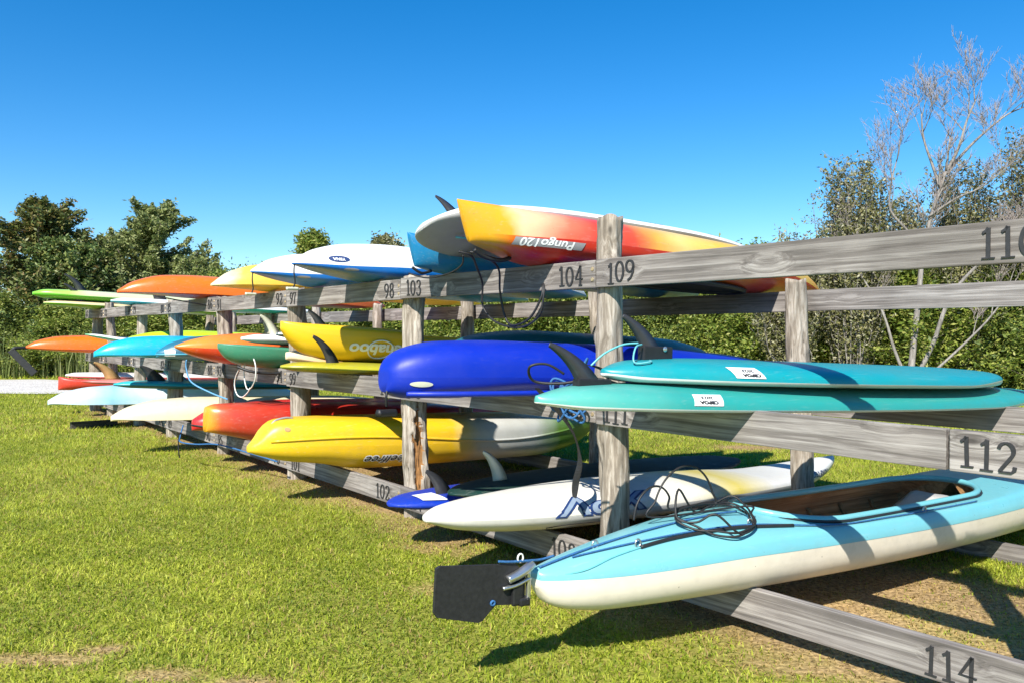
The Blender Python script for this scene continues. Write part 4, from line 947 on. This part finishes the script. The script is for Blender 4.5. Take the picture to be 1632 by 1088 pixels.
# rudder blade
xr = -CL / 2 - .02
out = [(-.05, .245), (-.425, .285), (-.44, .275), (-.445, .10), (-.43, .08), (-.235, .025), (-.215, .03), (-.15, .085), (-.02, .068), (.0, .10), (.0, .2)]
V = [(x, -.007, z) for x, z in out] + [(x, .007, z) for x, z in out]; k = len(out)
F = [tuple(range(k)), tuple(range(2 * k - 1, k - 1, -1))] + [(i, k + i, k + (i + 1) % k, (i + 1) % k) for i in range(k)]
rud = mesh_obj("rudder_blade", V, F, simple("black_aluminium_blade", (.006, .006, .0065), .65, 0, .6, 60, .1), CAN, False); rud.location = (xr - .03, -.004, .012); rud.scale = (.84, 1, .84)
out2 = [(-.012, .0), (-.03, .0), (-.03, .0)]
tube("rudder_bracket", [(-.10, -.02, .19), (-.05, -.022, .205), (.0, -.02, .225), (.03, -.01, .235)], .018, STEEL, rud, taper=1.2)
tube("rudder_bracket", [(-.125, -.02, .155), (-.06, -.02, .160), (.02, -.015, .18)], .009, STEEL, rud)
tube("pintle", [(.012, -.012, .06), (.012, -.012, .21)], .011, STEEL, rud)
bevel_box("rudder_cheek", (-.075, -.02, -.022, -.008, .07, .17), BLACK, rud, .01)
bevel_box("rudder_cheek", (-.04, .012, -.03, .02, .066, .10), BLACK, rud, .008)
tube("eye_ring", [(-.035 + .014 * math.cos(a), -.015, .272 + .018 * math.sin(a)) for a in [i * 2 * math.pi / 10 for i in range(10)]], .0038, WHITECORD, rud, 3, True)
tube("blue_knot", [(-.168 + .009 * math.cos(a), -.011, .098 + .009 * math.sin(a)) for a in [i * 2 * math.pi / 8 for i in range(8)]], .005, BLUEROPE, rud, 3, True)
# rope lines along the deck
def deck_line(name, pts, r, mat, lift=.008):
    return tube(name, [deck_pt(u, sd, q) + Vector((0, 0, lift)) for u, sd, q in pts], r, mat, CAN)
deck_line("steering_rope", [(.002, -1, .75), (.03, -1, .9), (.07, -1, .93), (.12, -1, .92), (.18, -1, .92), (.215, -1, .93)], .0042, BLUEROPE)
tube("steering_rope", [(xr - .15, -.012, .238), (xr - .10, -.018, .232), (xr - .02, -.02, .226), (xr + .04, -.015, .222), (-CL / 2 + .08, -.01, .226)], .0048, BLUEROPE, CAN)
deck_line("steering_rope", [(.03, -1, .8), (.08, -1, .72), (.14, -1, .66), (.2, -1, .60), (.28, -1, .55), (.36, -1, .52), (.44, -1, .5), (.52, -1, .5)], .0034, BLUEROPE)
deck_line("rudder_line", [(.0, -1, .1), (.03, -1, .40), (.06, -1, .56), (.09, -1, .62)], .003, TEALCORD, .004)
deck_line("line_guide", [(.085, -1, .60), (.12, -1, .62), (.18, -1, .585), (.24, -1, .55)], .0075, BLACK)
for u, q in ((.055, .93), (.085, .66), (.20, .62), (.42, .53)):
    c = deck_pt(u, -1, q)
    mesh_obj("fairlead", *tube_geo([c + Vector((.014 * math.cos(a), 0, .012 + .016 * math.sin(a))) for a in [i * 2 * math.pi / 12 for i in range(12)]], .004, 5, True), STEEL, CAN)

# ------------------------------------------------------------------ loose cables, ropes and straps
def loose(name, label, cat, pts, r, mat, n=8, closed=False, base=None):
    P = [Vector(p) for p in pts]; o0 = P[0].copy()
    o = tube(name, [p - o0 for p in P], r, mat, None, n, closed); o.location = o0
    return tag(o, label, cat)
# black lock cable coiled over the turquoise canoe
cm = CAN.matrix_basis
def on_can(u, y, dz):
    sd = -1 if y < 0 else 1
    w = cw(u) * .93; z = hermite(cgun, u) + hermite(ccam, u) * max(0, 1 - (y / w) ** 2)
    return cm @ Vector(((u - .5) * CL, y, z + dz))
coil = []
for i in range(34):
    a = i * 2 * math.pi / 11; rr = .15 + .02 * math.sin(i * 1.7)
    coil.append(on_can(.175 + rr * math.cos(a) / CL * 1.25, -.10 + rr * .95 * math.sin(a) * .9, .018 + .03 * abs(math.sin(i * .45)) + .10 * max(0, math.cos(a * .5 + 1.9)) ** 2 * (i % 3 == 0)))
for i in range(10):
    a = math.pi * i / 9; coil.append(on_can(.16 - .035 * math.cos(a), .03 - .02 * i / 9, .03 + .19 * math.sin(a)))
for i in range(7):
    a = math.pi * i / 6; coil.append(on_can(.135 + .022 * math.cos(a), .08, .03 + .12 * math.sin(a)))
loose("lock_cable", "coiled black lock cable lying on the turquoise canoe deck", "cable", coil, .0048, BLACK, 6)
# cable hanging from the gold and red kayak
def rk(s, t, z): return RK(s, t, z)
loose("lock_cable", "black cable hanging in long loops below the gold and red kayak", "cable",
      [rk(.62, -.52, 1.70), rk(.60, -.45, 1.68), rk(.72, -.32, 1.63), rk(.80, -.22, 1.55), rk(.82, -.2, 1.42), rk(.70, -.2, 1.33), rk(.50, -.19, 1.30), rk(.36, -.18, 1.36), rk(.33, -.17, 1.48), rk(.36, -.15, 1.53), rk(.35, -.17, 1.46), rk(.42, -.19, 1.35), rk(.55, -.2, 1.31), rk(.62, -.2, 1.36), rk(.64, -.22, 1.50), rk(.58, -.28, 1.62), rk(.56, -.40, 1.685), rk(.60, -.46, 1.70)], .0065, BLACK)
loose("bungee_cord", "thin black cord strung from the teal blue kayak to the gold one", "cord", [rk(1.30, -.40, 1.63), rk(1.15, -.36, 1.595), rk(.95, -.34, 1.615), rk(.78, -.38, 1.65), rk(.66, -.46, 1.685)], .005, BLACK)
# white cable loop
loose("lock_cable", "white cable loop hanging below the white board with cream fin", "cable",
      [rk(4.050, -.34, 1.150), rk(4.068, -.34, 1.096), rk(4.105, -.34, 0.993), rk(4.105, -.34, 0.874), rk(4.041, -.34, 0.777), rk(3.932, -.34, 0.799), rk(3.850, -.34, 0.885), rk(3.850, -.34, 0.993), rk(3.932, -.34, 1.074), rk(4.032, -.34, 1.080), rk(4.095, -.34, 1.026), rk(4.195, -.34, 0.961), rk(4.305, -.34, 0.880), rk(4.341, -.34, 0.788), rk(4.277, -.34, 0.712), rk(4.159, -.34, 0.696), rk(4.050, -.34, 0.734), rk(3.995, -.34, 0.766), rk(3.977, -.34, 0.788)], .0055, WHITECORD, 6)
# blue rope bundle tied round the post by number 111
rp = []
for i in range(46):
    a = i * 2 * math.pi / 7.3
    rp.append(rk(.12 + .075 * math.sin(i * .9) + .03 * math.cos(a), -.20 + .03 * math.sin(i * 1.3), .93 + .105 * math.cos(a) * math.sin(i * .31 + .6) + .03 * math.sin(i * .7)))
rp = [rk(-.22, -.42, 1.13), rk(-.18, -.36, 1.15), rk(-.1, -.30, 1.10), rk(.0, -.24, 1.05)] + rp
loose("blue_rope", "tangled blue rope hanging from the turquoise paddleboards beside the post", "rope", rp, .0062, BLUEROPE, 5)
def strap(name, label, pts, w, mat):
    P = catmull(pts, 8); V = []; F = []; o0 = P[0].copy(); d = AX * (w / 2)
    for i, p in enumerate(P):
        tw = Matrix.Rotation(.5 * math.sin(i * .25), 3, 'Z') @ d
        for sgn, off in ((-1, -.0015), (1, -.0015), (1, .0015), (-1, .0015)): V.append(p - o0 + tw * sgn + BX * off)
    for i in range(len(P) - 1):
        for k in range(4): F.append((i * 4 + k, i * 4 + (k + 1) % 4, i * 4 + 4 + (k + 1) % 4, i * 4 + 4 + k))
    F.append((0, 1, 2, 3)); F.append(tuple(len(V) - 4 + k for k in (3, 2, 1, 0)))
    o = mesh_obj(name, V, F, mat, None, False); o.location = o0; return tag(o, label, "strap")
strap("webbing_strap", "black webbing strap hanging beside the post above the ivory board", [rk(.22, -.32, .99), rk(.18, -.24, .90), rk(.12, -.16, .76), rk(.10, -.13, .62), rk(.13, -.13, .5), rk(.14, -.13, .42)], .035, BLACK)
strap("webbing_strap", "black webbing strap wrapped between the turquoise paddleboards", [rk(-.42, -.66, 1.14), rk(-.46, -.60, 1.13), rk(-.50, -.57, 1.10), rk(-.48, -.56, 1.06), rk(-.40, -.60, 1.04)], .03, BLACK)
loose("leash", "black leash looped round the fin of the lower turquoise paddleboard", "leash", [rk(-.40, -.72, 1.10), rk(-.36, -.78, 1.14), rk(-.32, -.84, 1.13), rk(-.30, -.80, 1.07), rk(-.38, -.72, 1.06), rk(-.48, -.62, 1.08), rk(-.55, -.56, 1.06)], .006, BLACK)
# blue cords below the orange tipped and crimson kayaks, with a dark toggle
loose("tie_rope", "blue cord hanging below the orange tipped and crimson kayaks", "cord", [rk(4.9, -.62, .40), rk(4.86, -.66, .30), rk(4.84, -.66, .25), rk(4.6, -.6, .25), rk(4.3, -.5, .27), rk(3.9, -.35, .22), rk(3.6, -.25, .18)], .007, BLUEROPE)
loose("toggle_line", "short dark line with a weighted toggle under the crimson kayak", "cord", [rk(4.86, -.66, .34), rk(4.88, -.67, .26), rk(4.87, -.67, .15), rk(4.87, -.66, .10)], .006, BLACK)
loose("tie_rope", "pale blue cord hanging from the pointed orange red kayak", "cord", [rk(5.35, -.45, 1.0), rk(5.36, -.45, .92), rk(5.3, -.42, .78), rk(5.1, -.3, .68), rk(4.9, -.2, .62)], .008, simple("faded_blue_rope", (.10, .30, .52), .8, 0, .4, 90, .6))
strap("webbing_strap", "dark strap tied round the middle rail beneath the white board with cream fin", [rk(5.2, -.13, .98), rk(5.2, -.14, .90), rk(5.18, -.13, .8), rk(5.2, -.12, .68)], .035, BLACK)

# ------------------------------------------------------------------ vegetation
def leaf_quads(C, size, rg, flat=.5, aspect=.5):
    """one rhombic leaf at each centre"""
    N = len(C); d = rg.normal(size=(N, 3)); d[:, 2] = d[:, 2] * flat + .25; d /= np.linalg.norm(d, axis=1)[:, None]
    e = rg.normal(size=(N, 3)); e -= d * (e * d).sum(1)[:, None]; e /= np.linalg.norm(e, axis=1)[:, None]
    s = size * rg.uniform(.6, 1.4, N)[:, None]
    V = np.stack([C - d * s * .5, C + e * s * aspect * .5, C + d * s * .5, C - e * s * aspect * .5], 1).reshape(-1, 3)
    return V, np.arange(N * 4).reshape(-1, 4)
def limb_paths(rg, h, spread, n, stiff=.3, base=.15, up=.55):
    out = []
    for i in range(n):
        f = base + (1 - base) * (i + rg.random()) / n; az = rg.uniform(0, 2 * math.pi)
        ln = spread * (1.12 - f) ** .7 * rg.uniform(.55, 1.2)
        p0 = np.array([0, 0, f * h * .92]); d = np.array([math.cos(az), math.sin(az), up * rg.uniform(.4, 1.5)]); d /= np.linalg.norm(d)
        pts = [p0]
        for k in range(5):
            d = d + rg.normal(size=3) * stiff * .4; d[2] += .03; d /= np.linalg.norm(d); pts.append(pts[-1] + d * ln / 5)
        out.append(pts)
    return out
def tree_from(name, label, cat, loc, h, spread, nlimb, leaves_per, leaf, clump, leafm, barkm, seed, group=None, trunk_r=.1, base=.12, up=.5, top_fill=True, rz=0, flat=.6):
    rg = np.random.default_rng(seed); root = empty(name, loc, (0, 0, rz), label, cat, group)
    L = limb_paths(rg, h, spread, nlimb, base=base, up=up); parts = []
    tr = [Vector((.06 * h * math.sin(i * .9 + seed) * i / 6 * .3, .05 * h * math.cos(i * .7 + seed) * i / 6 * .3, h * .95 * i / 6)) for i in range(7)]
    tr[0].z = -.1
    parts.append(tube_geo(catmull(tr, 4), trunk_r, 8, False, .15))
    C = []
    for pts in L:
        parts.append(tube_geo(catmull([Vector(p) for p in pts], 2), trunk_r * .28, 4, False, .2))
        P = np.array(pts)
        for k in range(1, 6):
            m_ = int(leaves_per * (.5 + .25 * k)); f = rg.random((m_, 1)); seg = P[k - 1] * (1 - f) + P[k] * f
            C.append(seg + rg.normal(size=(m_, 3)) * clump * (1.1 - .12 * k) * np.array([1, 1, .75]))
    if top_fill:
        m_ = leaves_per * 6; f = rg.random((m_, 1)); C.append(np.array([[0, 0, h * .8]]) + f * np.array([[0, 0, h * .2]]) + rg.normal(size=(m_, 3)) * clump * .8 * (1.15 - f))
    C = np.concatenate(C); C[:, 2] = np.maximum(C[:, 2], .08)
    V, F = leaf_quads(C, leaf, rg, flat, .4)
    np_mesh("crown", V, F, leafm, root)
    mesh_obj("trunk", *join_geo(parts), barkm, root)
    return root
def copy_tree(o, loc, rz, sc, label=None):
    r = o.copy(); COL.objects.link(r); r.location = loc; r.rotation_euler = (0, 0, rz); r.scale = (sc[0], sc[0], sc[1])
    if label: r["label"] = label
    for ch in list(o.children):
        c = ch.copy(); COL.objects.link(c); c.parent = r
    return r
BARK = wood("grey_bark", (.13, .10, .08), (.28, .24, .2), axis=2, knots=False)
SILVER = wood("silver_bark", (.20, .18, .16), (.40, .37, .34), axis=2, knots=False)
CEDAR = leaf_mat("cedar_foliage", [(0.037, 0.071, 0.02), (0.085, 0.136, 0.037), (0.153, 0.212, 0.051), (0.272, 0.272, 0.076)], .2)
CEDAR2 = leaf_mat("olive_foliage", [(.06, .095, .025), (.16, .20, .05), (.27, .30, .10), (.38, .40, .18)], .3)
RUSSET = leaf_mat("russet_cedar_foliage", [(.045, .08, .02), (.11, .14, .035), (.18, .19, .05), (.24, .15, .05)], .2)
BRUSH = leaf_mat("brush_foliage", [(0.043, 0.08, 0.017), (0.116, 0.167, 0.032), (0.217, 0.275, 0.051), (0.377, 0.392, 0.087)], .35)
BRUSH2 = leaf_mat("bright_brush_foliage", [(0.065, 0.111, 0.018), (0.156, 0.221, 0.033), (0.273, 0.325, 0.052), (0.39, 0.39, 0.104)], .35)
SILV = leaf_mat("silvery_leaves", [(.07, .085, .03), (.16, .165, .055), (.27, .25, .10), (.44, .42, .28)], .3)
REED = leaf_mat("reed_leaves", [(.10, .14, .03), (.20, .24, .07), (.32, .32, .14)], .35)

G = "evergreen trees beyond the gravel track"
tree_from("cedar_tree", "dark cedar tree with russet tips beyond the gravel track", "tree", (-15.3, 25.5, 0), 5.7, 3.4, 160, 46, .14, .15, RUSSET, BARK, 3, G, .16, .02, .42)
tree_from("cedar_tree", "tall olive green cedar tree with a ragged crown beyond the orange kayak", "tree", (-12.0, 26, 0), 5.6, 3.4, 160, 46, .135, .14, CEDAR2, BARK, 4, G, .16, .02, .5)
tree_from("cedar_tree", "dense dark cedar tree standing between the russet and olive ones", "tree", (-13.9, 24.4, 0), 4.3, 2.7, 130, 46, .13, .15, CEDAR, BARK, 5, G, .14, .02, .42)
tree_from("cedar_tree", "broad olive cedar tree filling the dip between the two tallest crowns", "tree", (-13.9, 27, 0), 4.9, 3.2, 120, 40, .14, .15, CEDAR2, BARK, 9, G, .15, .02, .4)
tree_from("cedar_tree", "low spreading cedar tree sloping down behind the plain orange kayak", "tree", (-10.5, 25.5, 0), 3.8, 2.8, 130, 42, .13, .14, CEDAR2, BARK, 6, G, .12, .02, .3)
tree_from("cedar_tree", "dark cedar tree at the edge of the tree group, above the reeds", "tree", (-18.2, 25, 0), 5.6, 3.2, 130, 44, .14, .15, CEDAR, BARK, 8, G, .15, .02, .45)
tree_from("broadleaf_tree", "round light green treetop behind the white and blue kayaks", "tree", (-6.9, 27, 0), 4.85, 1.5, 80, 75, .14, .25, BRUSH2, BARK, 11, None, .12, .1, .5)
tree_from("broadleaf_tree", "feathery pale treetop behind the teal blue kayak", "tree", (-4.2, 26, 0), 4.55, 1.8, 70, 60, .13, .25, SILV, BARK, 12, None, .12, .1, .7)
# continuous hedge of brush behind the rack: shrubs one by one
protos = []
for i in range(4):
    protos.append((2.6, 1.5, [BRUSH, BRUSH2, BRUSH, BRUSH2][i], 20 + i))
LBL = ["dense dark green shrub in the brush behind the rack", "bright green bushy shrub in the brush behind the rack", "deep green twiggy shrub in the brush behind the rack", "yellow green leafy shrub in the brush behind the rack"]
LEAFS = [(.10, .26), (.095, .28), (.085, .3), (.10, .24)]
proto_obj = [None] * 4
spots = []
for i in range(34):
    f = i / 33; X = -10.5 + 24.5 * f; Y = 25.0 - 8.6 * f + random.uniform(-.5, .5)
    hs = 1.05 if X < 2 else 1.0
    spots.append((X + random.uniform(-.25, .25), Y, random.uniform(.85, 1.1), hs * random.uniform(.9, 1.15)))
for i in range(16):
    f = i / 15; spots.append((3 + 14 * f + random.uniform(-.4, .4), 21.5 - 4 * f + random.uniform(-.4, .4), 1.25, 1.25 + .35 * f * random.uniform(.4, 1)))
for i in range(12):
    f = i / 11; spots.append((-18.5 + 9.5 * f, 23.1 + random.uniform(-.3, .4), 1.05, random.uniform(.62, .95)))
for i in range(7): spots.append((14.0 + i * 1.5, 15.9 - i * .3, 1.15, random.uniform(1.0, 1.4)))
for j, (X, Y, sx_, sz_) in enumerate(spots):
    k = random.randrange(4)
    if proto_obj[k] is None:
        h, sp_, mt, sd = protos[k]
        proto_obj[k] = tree_from("shrub", LBL[k], "shrub", (X, Y, 0), h, sp_, 70, 52, LEAFS[k][0], LEAFS[k][1], mt, BARK, sd, LBL[k][:-len(" in the brush behind the rack")] + "s of the brush", .05, .02, .45)
        proto_obj[k].scale = (sx_, sx_, sz_)
    else: copy_tree(proto_obj[k], (X, Y, 0), random.uniform(0, 6.28), (sx_, sz_))

# silvery upright shrubs around the bare tree
def silver_shrub(X, Y, h, sp_, n, seed, label):
    rg = np.random.default_rng(seed); root = empty("silvery_shrub", (X, Y, 0), (0, 0, 0), label, "shrub", "silvery shrubs round the bare tree"); parts = []; C = []
    for i in range(n):
        az = rg.uniform(0, 6.28); r0 = rg.uniform(0, .25); top = h * rg.uniform(.55, 1.0); lean = sp_ * rg.uniform(.2, 1) * (1.25 - top / h)
        pts = [Vector((r0 * math.cos(az), r0 * math.sin(az), -.05))]
        for k in range(1, 6):
            f = k / 5; pts.append(Vector((math.cos(az) * (r0 + lean * f) + rg.normal() * .07, math.sin(az) * (r0 + lean * f) + rg.normal() * .07, top * f)))
        P = catmull(pts, 3); parts.append(tube_geo(P, .022, 4, False, .15))
        P = np.array([tuple(p) for p in P])
        for k in range(4, len(P)):
            m_ = int(rg.integers(10, 19)); f = rg.random((m_, 1)); C.append(P[k - 1] * (1 - f) + P[k] * f + rg.normal(size=(m_, 3)) * .10)
            if rg.random() < .7:
                d = rg.normal(size=3); d[2] = abs(d[2]) + .6; d /= np.linalg.norm(d); ln = rg.uniform(.25, .6)
                parts.append(tube_geo([Vector(P[k]), Vector(P[k] + d * ln)], .008, 3, False, .3))
                m_ = 17; f = rg.random((m_, 1)); C.append(P[k] + f * d * ln + rg.normal(size=(m_, 3)) * .045)
    V, F = leaf_quads(np.concatenate(C), .08, rg, .8, .42)
    np_mesh("foliage", V, F, SILV, root); mesh_obj("stem", *join_geo(parts), SILVER, root)
for (X, Y, h, w_, n_, sd, lab) in [
    (7.6, 17.4, 5.0, 1.5, 130, 51, "silvery upright shrub beside the bare tree trunk, taller than the short one next to it"),
    (6.3, 17.6, 3.3, 1.5, 80, 52, "short silvery shrub above the top rail, lowest of the silvery ones"),
    (10.3, 17.8, 5.0, 1.6, 120, 53, "silvery leafy shrub behind the forking branches of the bare tree"),
    (11.7, 17.2, 5.8, 1.7, 130, 54, "tallest silvery shrub behind number 110 on the top rail"),
    (13.2, 17.0, 5.7, 1.7, 110, 55, "silvery shrub standing beyond the tallest one, past number 110"),
    (9.3, 18.6, 4.4, 1.4, 100, 56, "silvery shrub directly behind the bare tree trunk")]:
    silver_shrub(X, Y, h, w_, n_, sd, lab)

# bare tree
TREE = empty("bare_tree", (8.45, 16.6, 0), (0, 0, 0), "leafless silver barked tree with forked branches rising above the brush", "tree"); TREE.scale = (.95, .95, .87)
rg = random.Random(5); limbs = []; twigs = []
def grow(p, d, ln, r, depth):
    pts = [p]; dd = d.copy()
    n_ = 5
    for k in range(n_):
        dd = (dd + Vector((rg.gauss(0, .10), rg.gauss(0, .10), rg.gauss(.03, .06)))).normalized(); pts.append(pts[-1] + dd * ln / n_)
    (limbs if depth < 3 else twigs).append((pts, r))
    if depth < 5:
        for k in range(2, n_ + 1):
            for _ in range(2 if depth >= 2 else 1):
                if rg.random() < (.8 if depth < 4 else .5):
                    q = (dd + Vector((rg.gauss(0, .42), rg.gauss(0, .42), rg.gauss(.22, .2)))).normalized()
                    grow(pts[k], q, ln * rg.uniform(.42, .68), r * .55, depth + 1)
def main(path, r, tip=.35):
    P = [Vector((x - 8.45, y, z)) for x, y, z in path]; Q = catmull(P, 5); r *= .78; limbs.append((Q, r))
    for k in range(len(Q) // 2, len(Q), 3):
        d = (Q[min(k + 1, len(Q) - 1)] - Q[k - 1]).normalized(); q = (d + Vector((rg.gauss(0, .4), rg.gauss(0, .4), .35))).normalized()
        grow(Q[k], q, rg.uniform(.7, 1.25), r * .34, 2)
    d = (Q[-1] - Q[-3]).normalized(); grow(Q[-1], d, .75, r * .3, 3)
main([(8.45, 0, -.15), (8.6, .05, 1.2), (8.75, .1, 2.5), (8.85, .1, 3.6), (9.1, .1, 4.6), (9.3, 0, 5.4)], .105)
main([(9.2, .05, 5.0), (9.1, .2, 5.6), (8.95, .3, 6.3), (8.9, .3, 6.9)], .05)
main([(9.25, .05, 5.25), (9.5, -.1, 5.9), (9.65, -.2, 6.6), (9.85, -.2, 7.1)], .055)
main([(9.3, 0, 5.35), (9.8, .2, 5.9), (10.3, .3, 6.4), (10.9, .4, 6.9), (11.3, .4, 7.1)], .05)
main([(8.85, .1, 3.5), (8.5, .25, 4.05), (8.2, .3, 4.5), (8.2, .3, 5.1), (8.35, .3, 5.8)], .05)
main([(8.95, .1, 4.3), (9.4, -.2, 4.7), (9.9, -.3, 4.95), (10.4, -.4, 5.4)], .038)
main([(8.55, 0, .2), (8.95, -.1, 1.2), (9.3, -.15, 2.3), (9.9, -.2, 3.1), (10.6, -.2, 3.6), (11.4, -.2, 4.3)], .075)
main([(8.5, 0, .1), (8.2, .1, 1.0), (7.9, .1, 2.0), (7.4, .2, 3.0)], .06)
main([(8.6, 0, .1), (9.3, -.2, .9), (10.0, -.3, 1.7), (10.5, -.3, 2.4)], .05)
mesh_obj("trunk", *join_geo([tube_geo([Vector(p) for p in P], r, 6, False, .35) for P, r in limbs]), SILVER, TREE)
tg = mesh_obj("twigs", *join_geo([tube_geo([Vector(P[i]) for i in (0, 2, 5)], max(.0048, r * .8), 3, False, .35) for P, r in twigs]), simple("twig_bark", (.30, .255, .23), .8, 0, .3, 10), TREE); tg["kind"] = "stuff"

# reeds and tall weeds at the edge of the gravel track
def reed(X, Y, n, h, seed, label):
    rg = np.random.default_rng(seed); V = []; F = []
    for i in range(n):
        x, y = rg.normal(0, .38, 2); an = rg.uniform(0, 6.28); hh = h * rg.uniform(.5, 1.1); ln = rg.uniform(.1, .45) * hh; w = .018
        dx, dy = math.cos(an), math.sin(an); b0 = len(V)
        for k in range(4):
            f = k / 3; ww = w * (1 - f * .85); cx, cy = x + dx * ln * f * f, y + dy * ln * f * f
            V += [(cx - dy * ww, cy + dx * ww, hh * f * (1 - .12 * f)), (cx + dy * ww, cy - dx * ww, hh * f * (1 - .12 * f))]
        for k in range(3): F.append((b0 + 2 * k, b0 + 2 * k + 1, b0 + 2 * k + 3, b0 + 2 * k + 2))
    o = mesh_obj("reed_clump", V, F, REED, None, False); o.location = (X, Y, 0); return tag(o, label, "reeds", "reed clumps beside the gravel track")
for i in range(8):
    reed(-16.6 + i * .8 + random.uniform(-.3, .3), 22.5 + random.uniform(-.3, .3), 150, random.uniform(.8, 1.7), 70 + i, "clump of tall pale green reeds beside the gravel track")
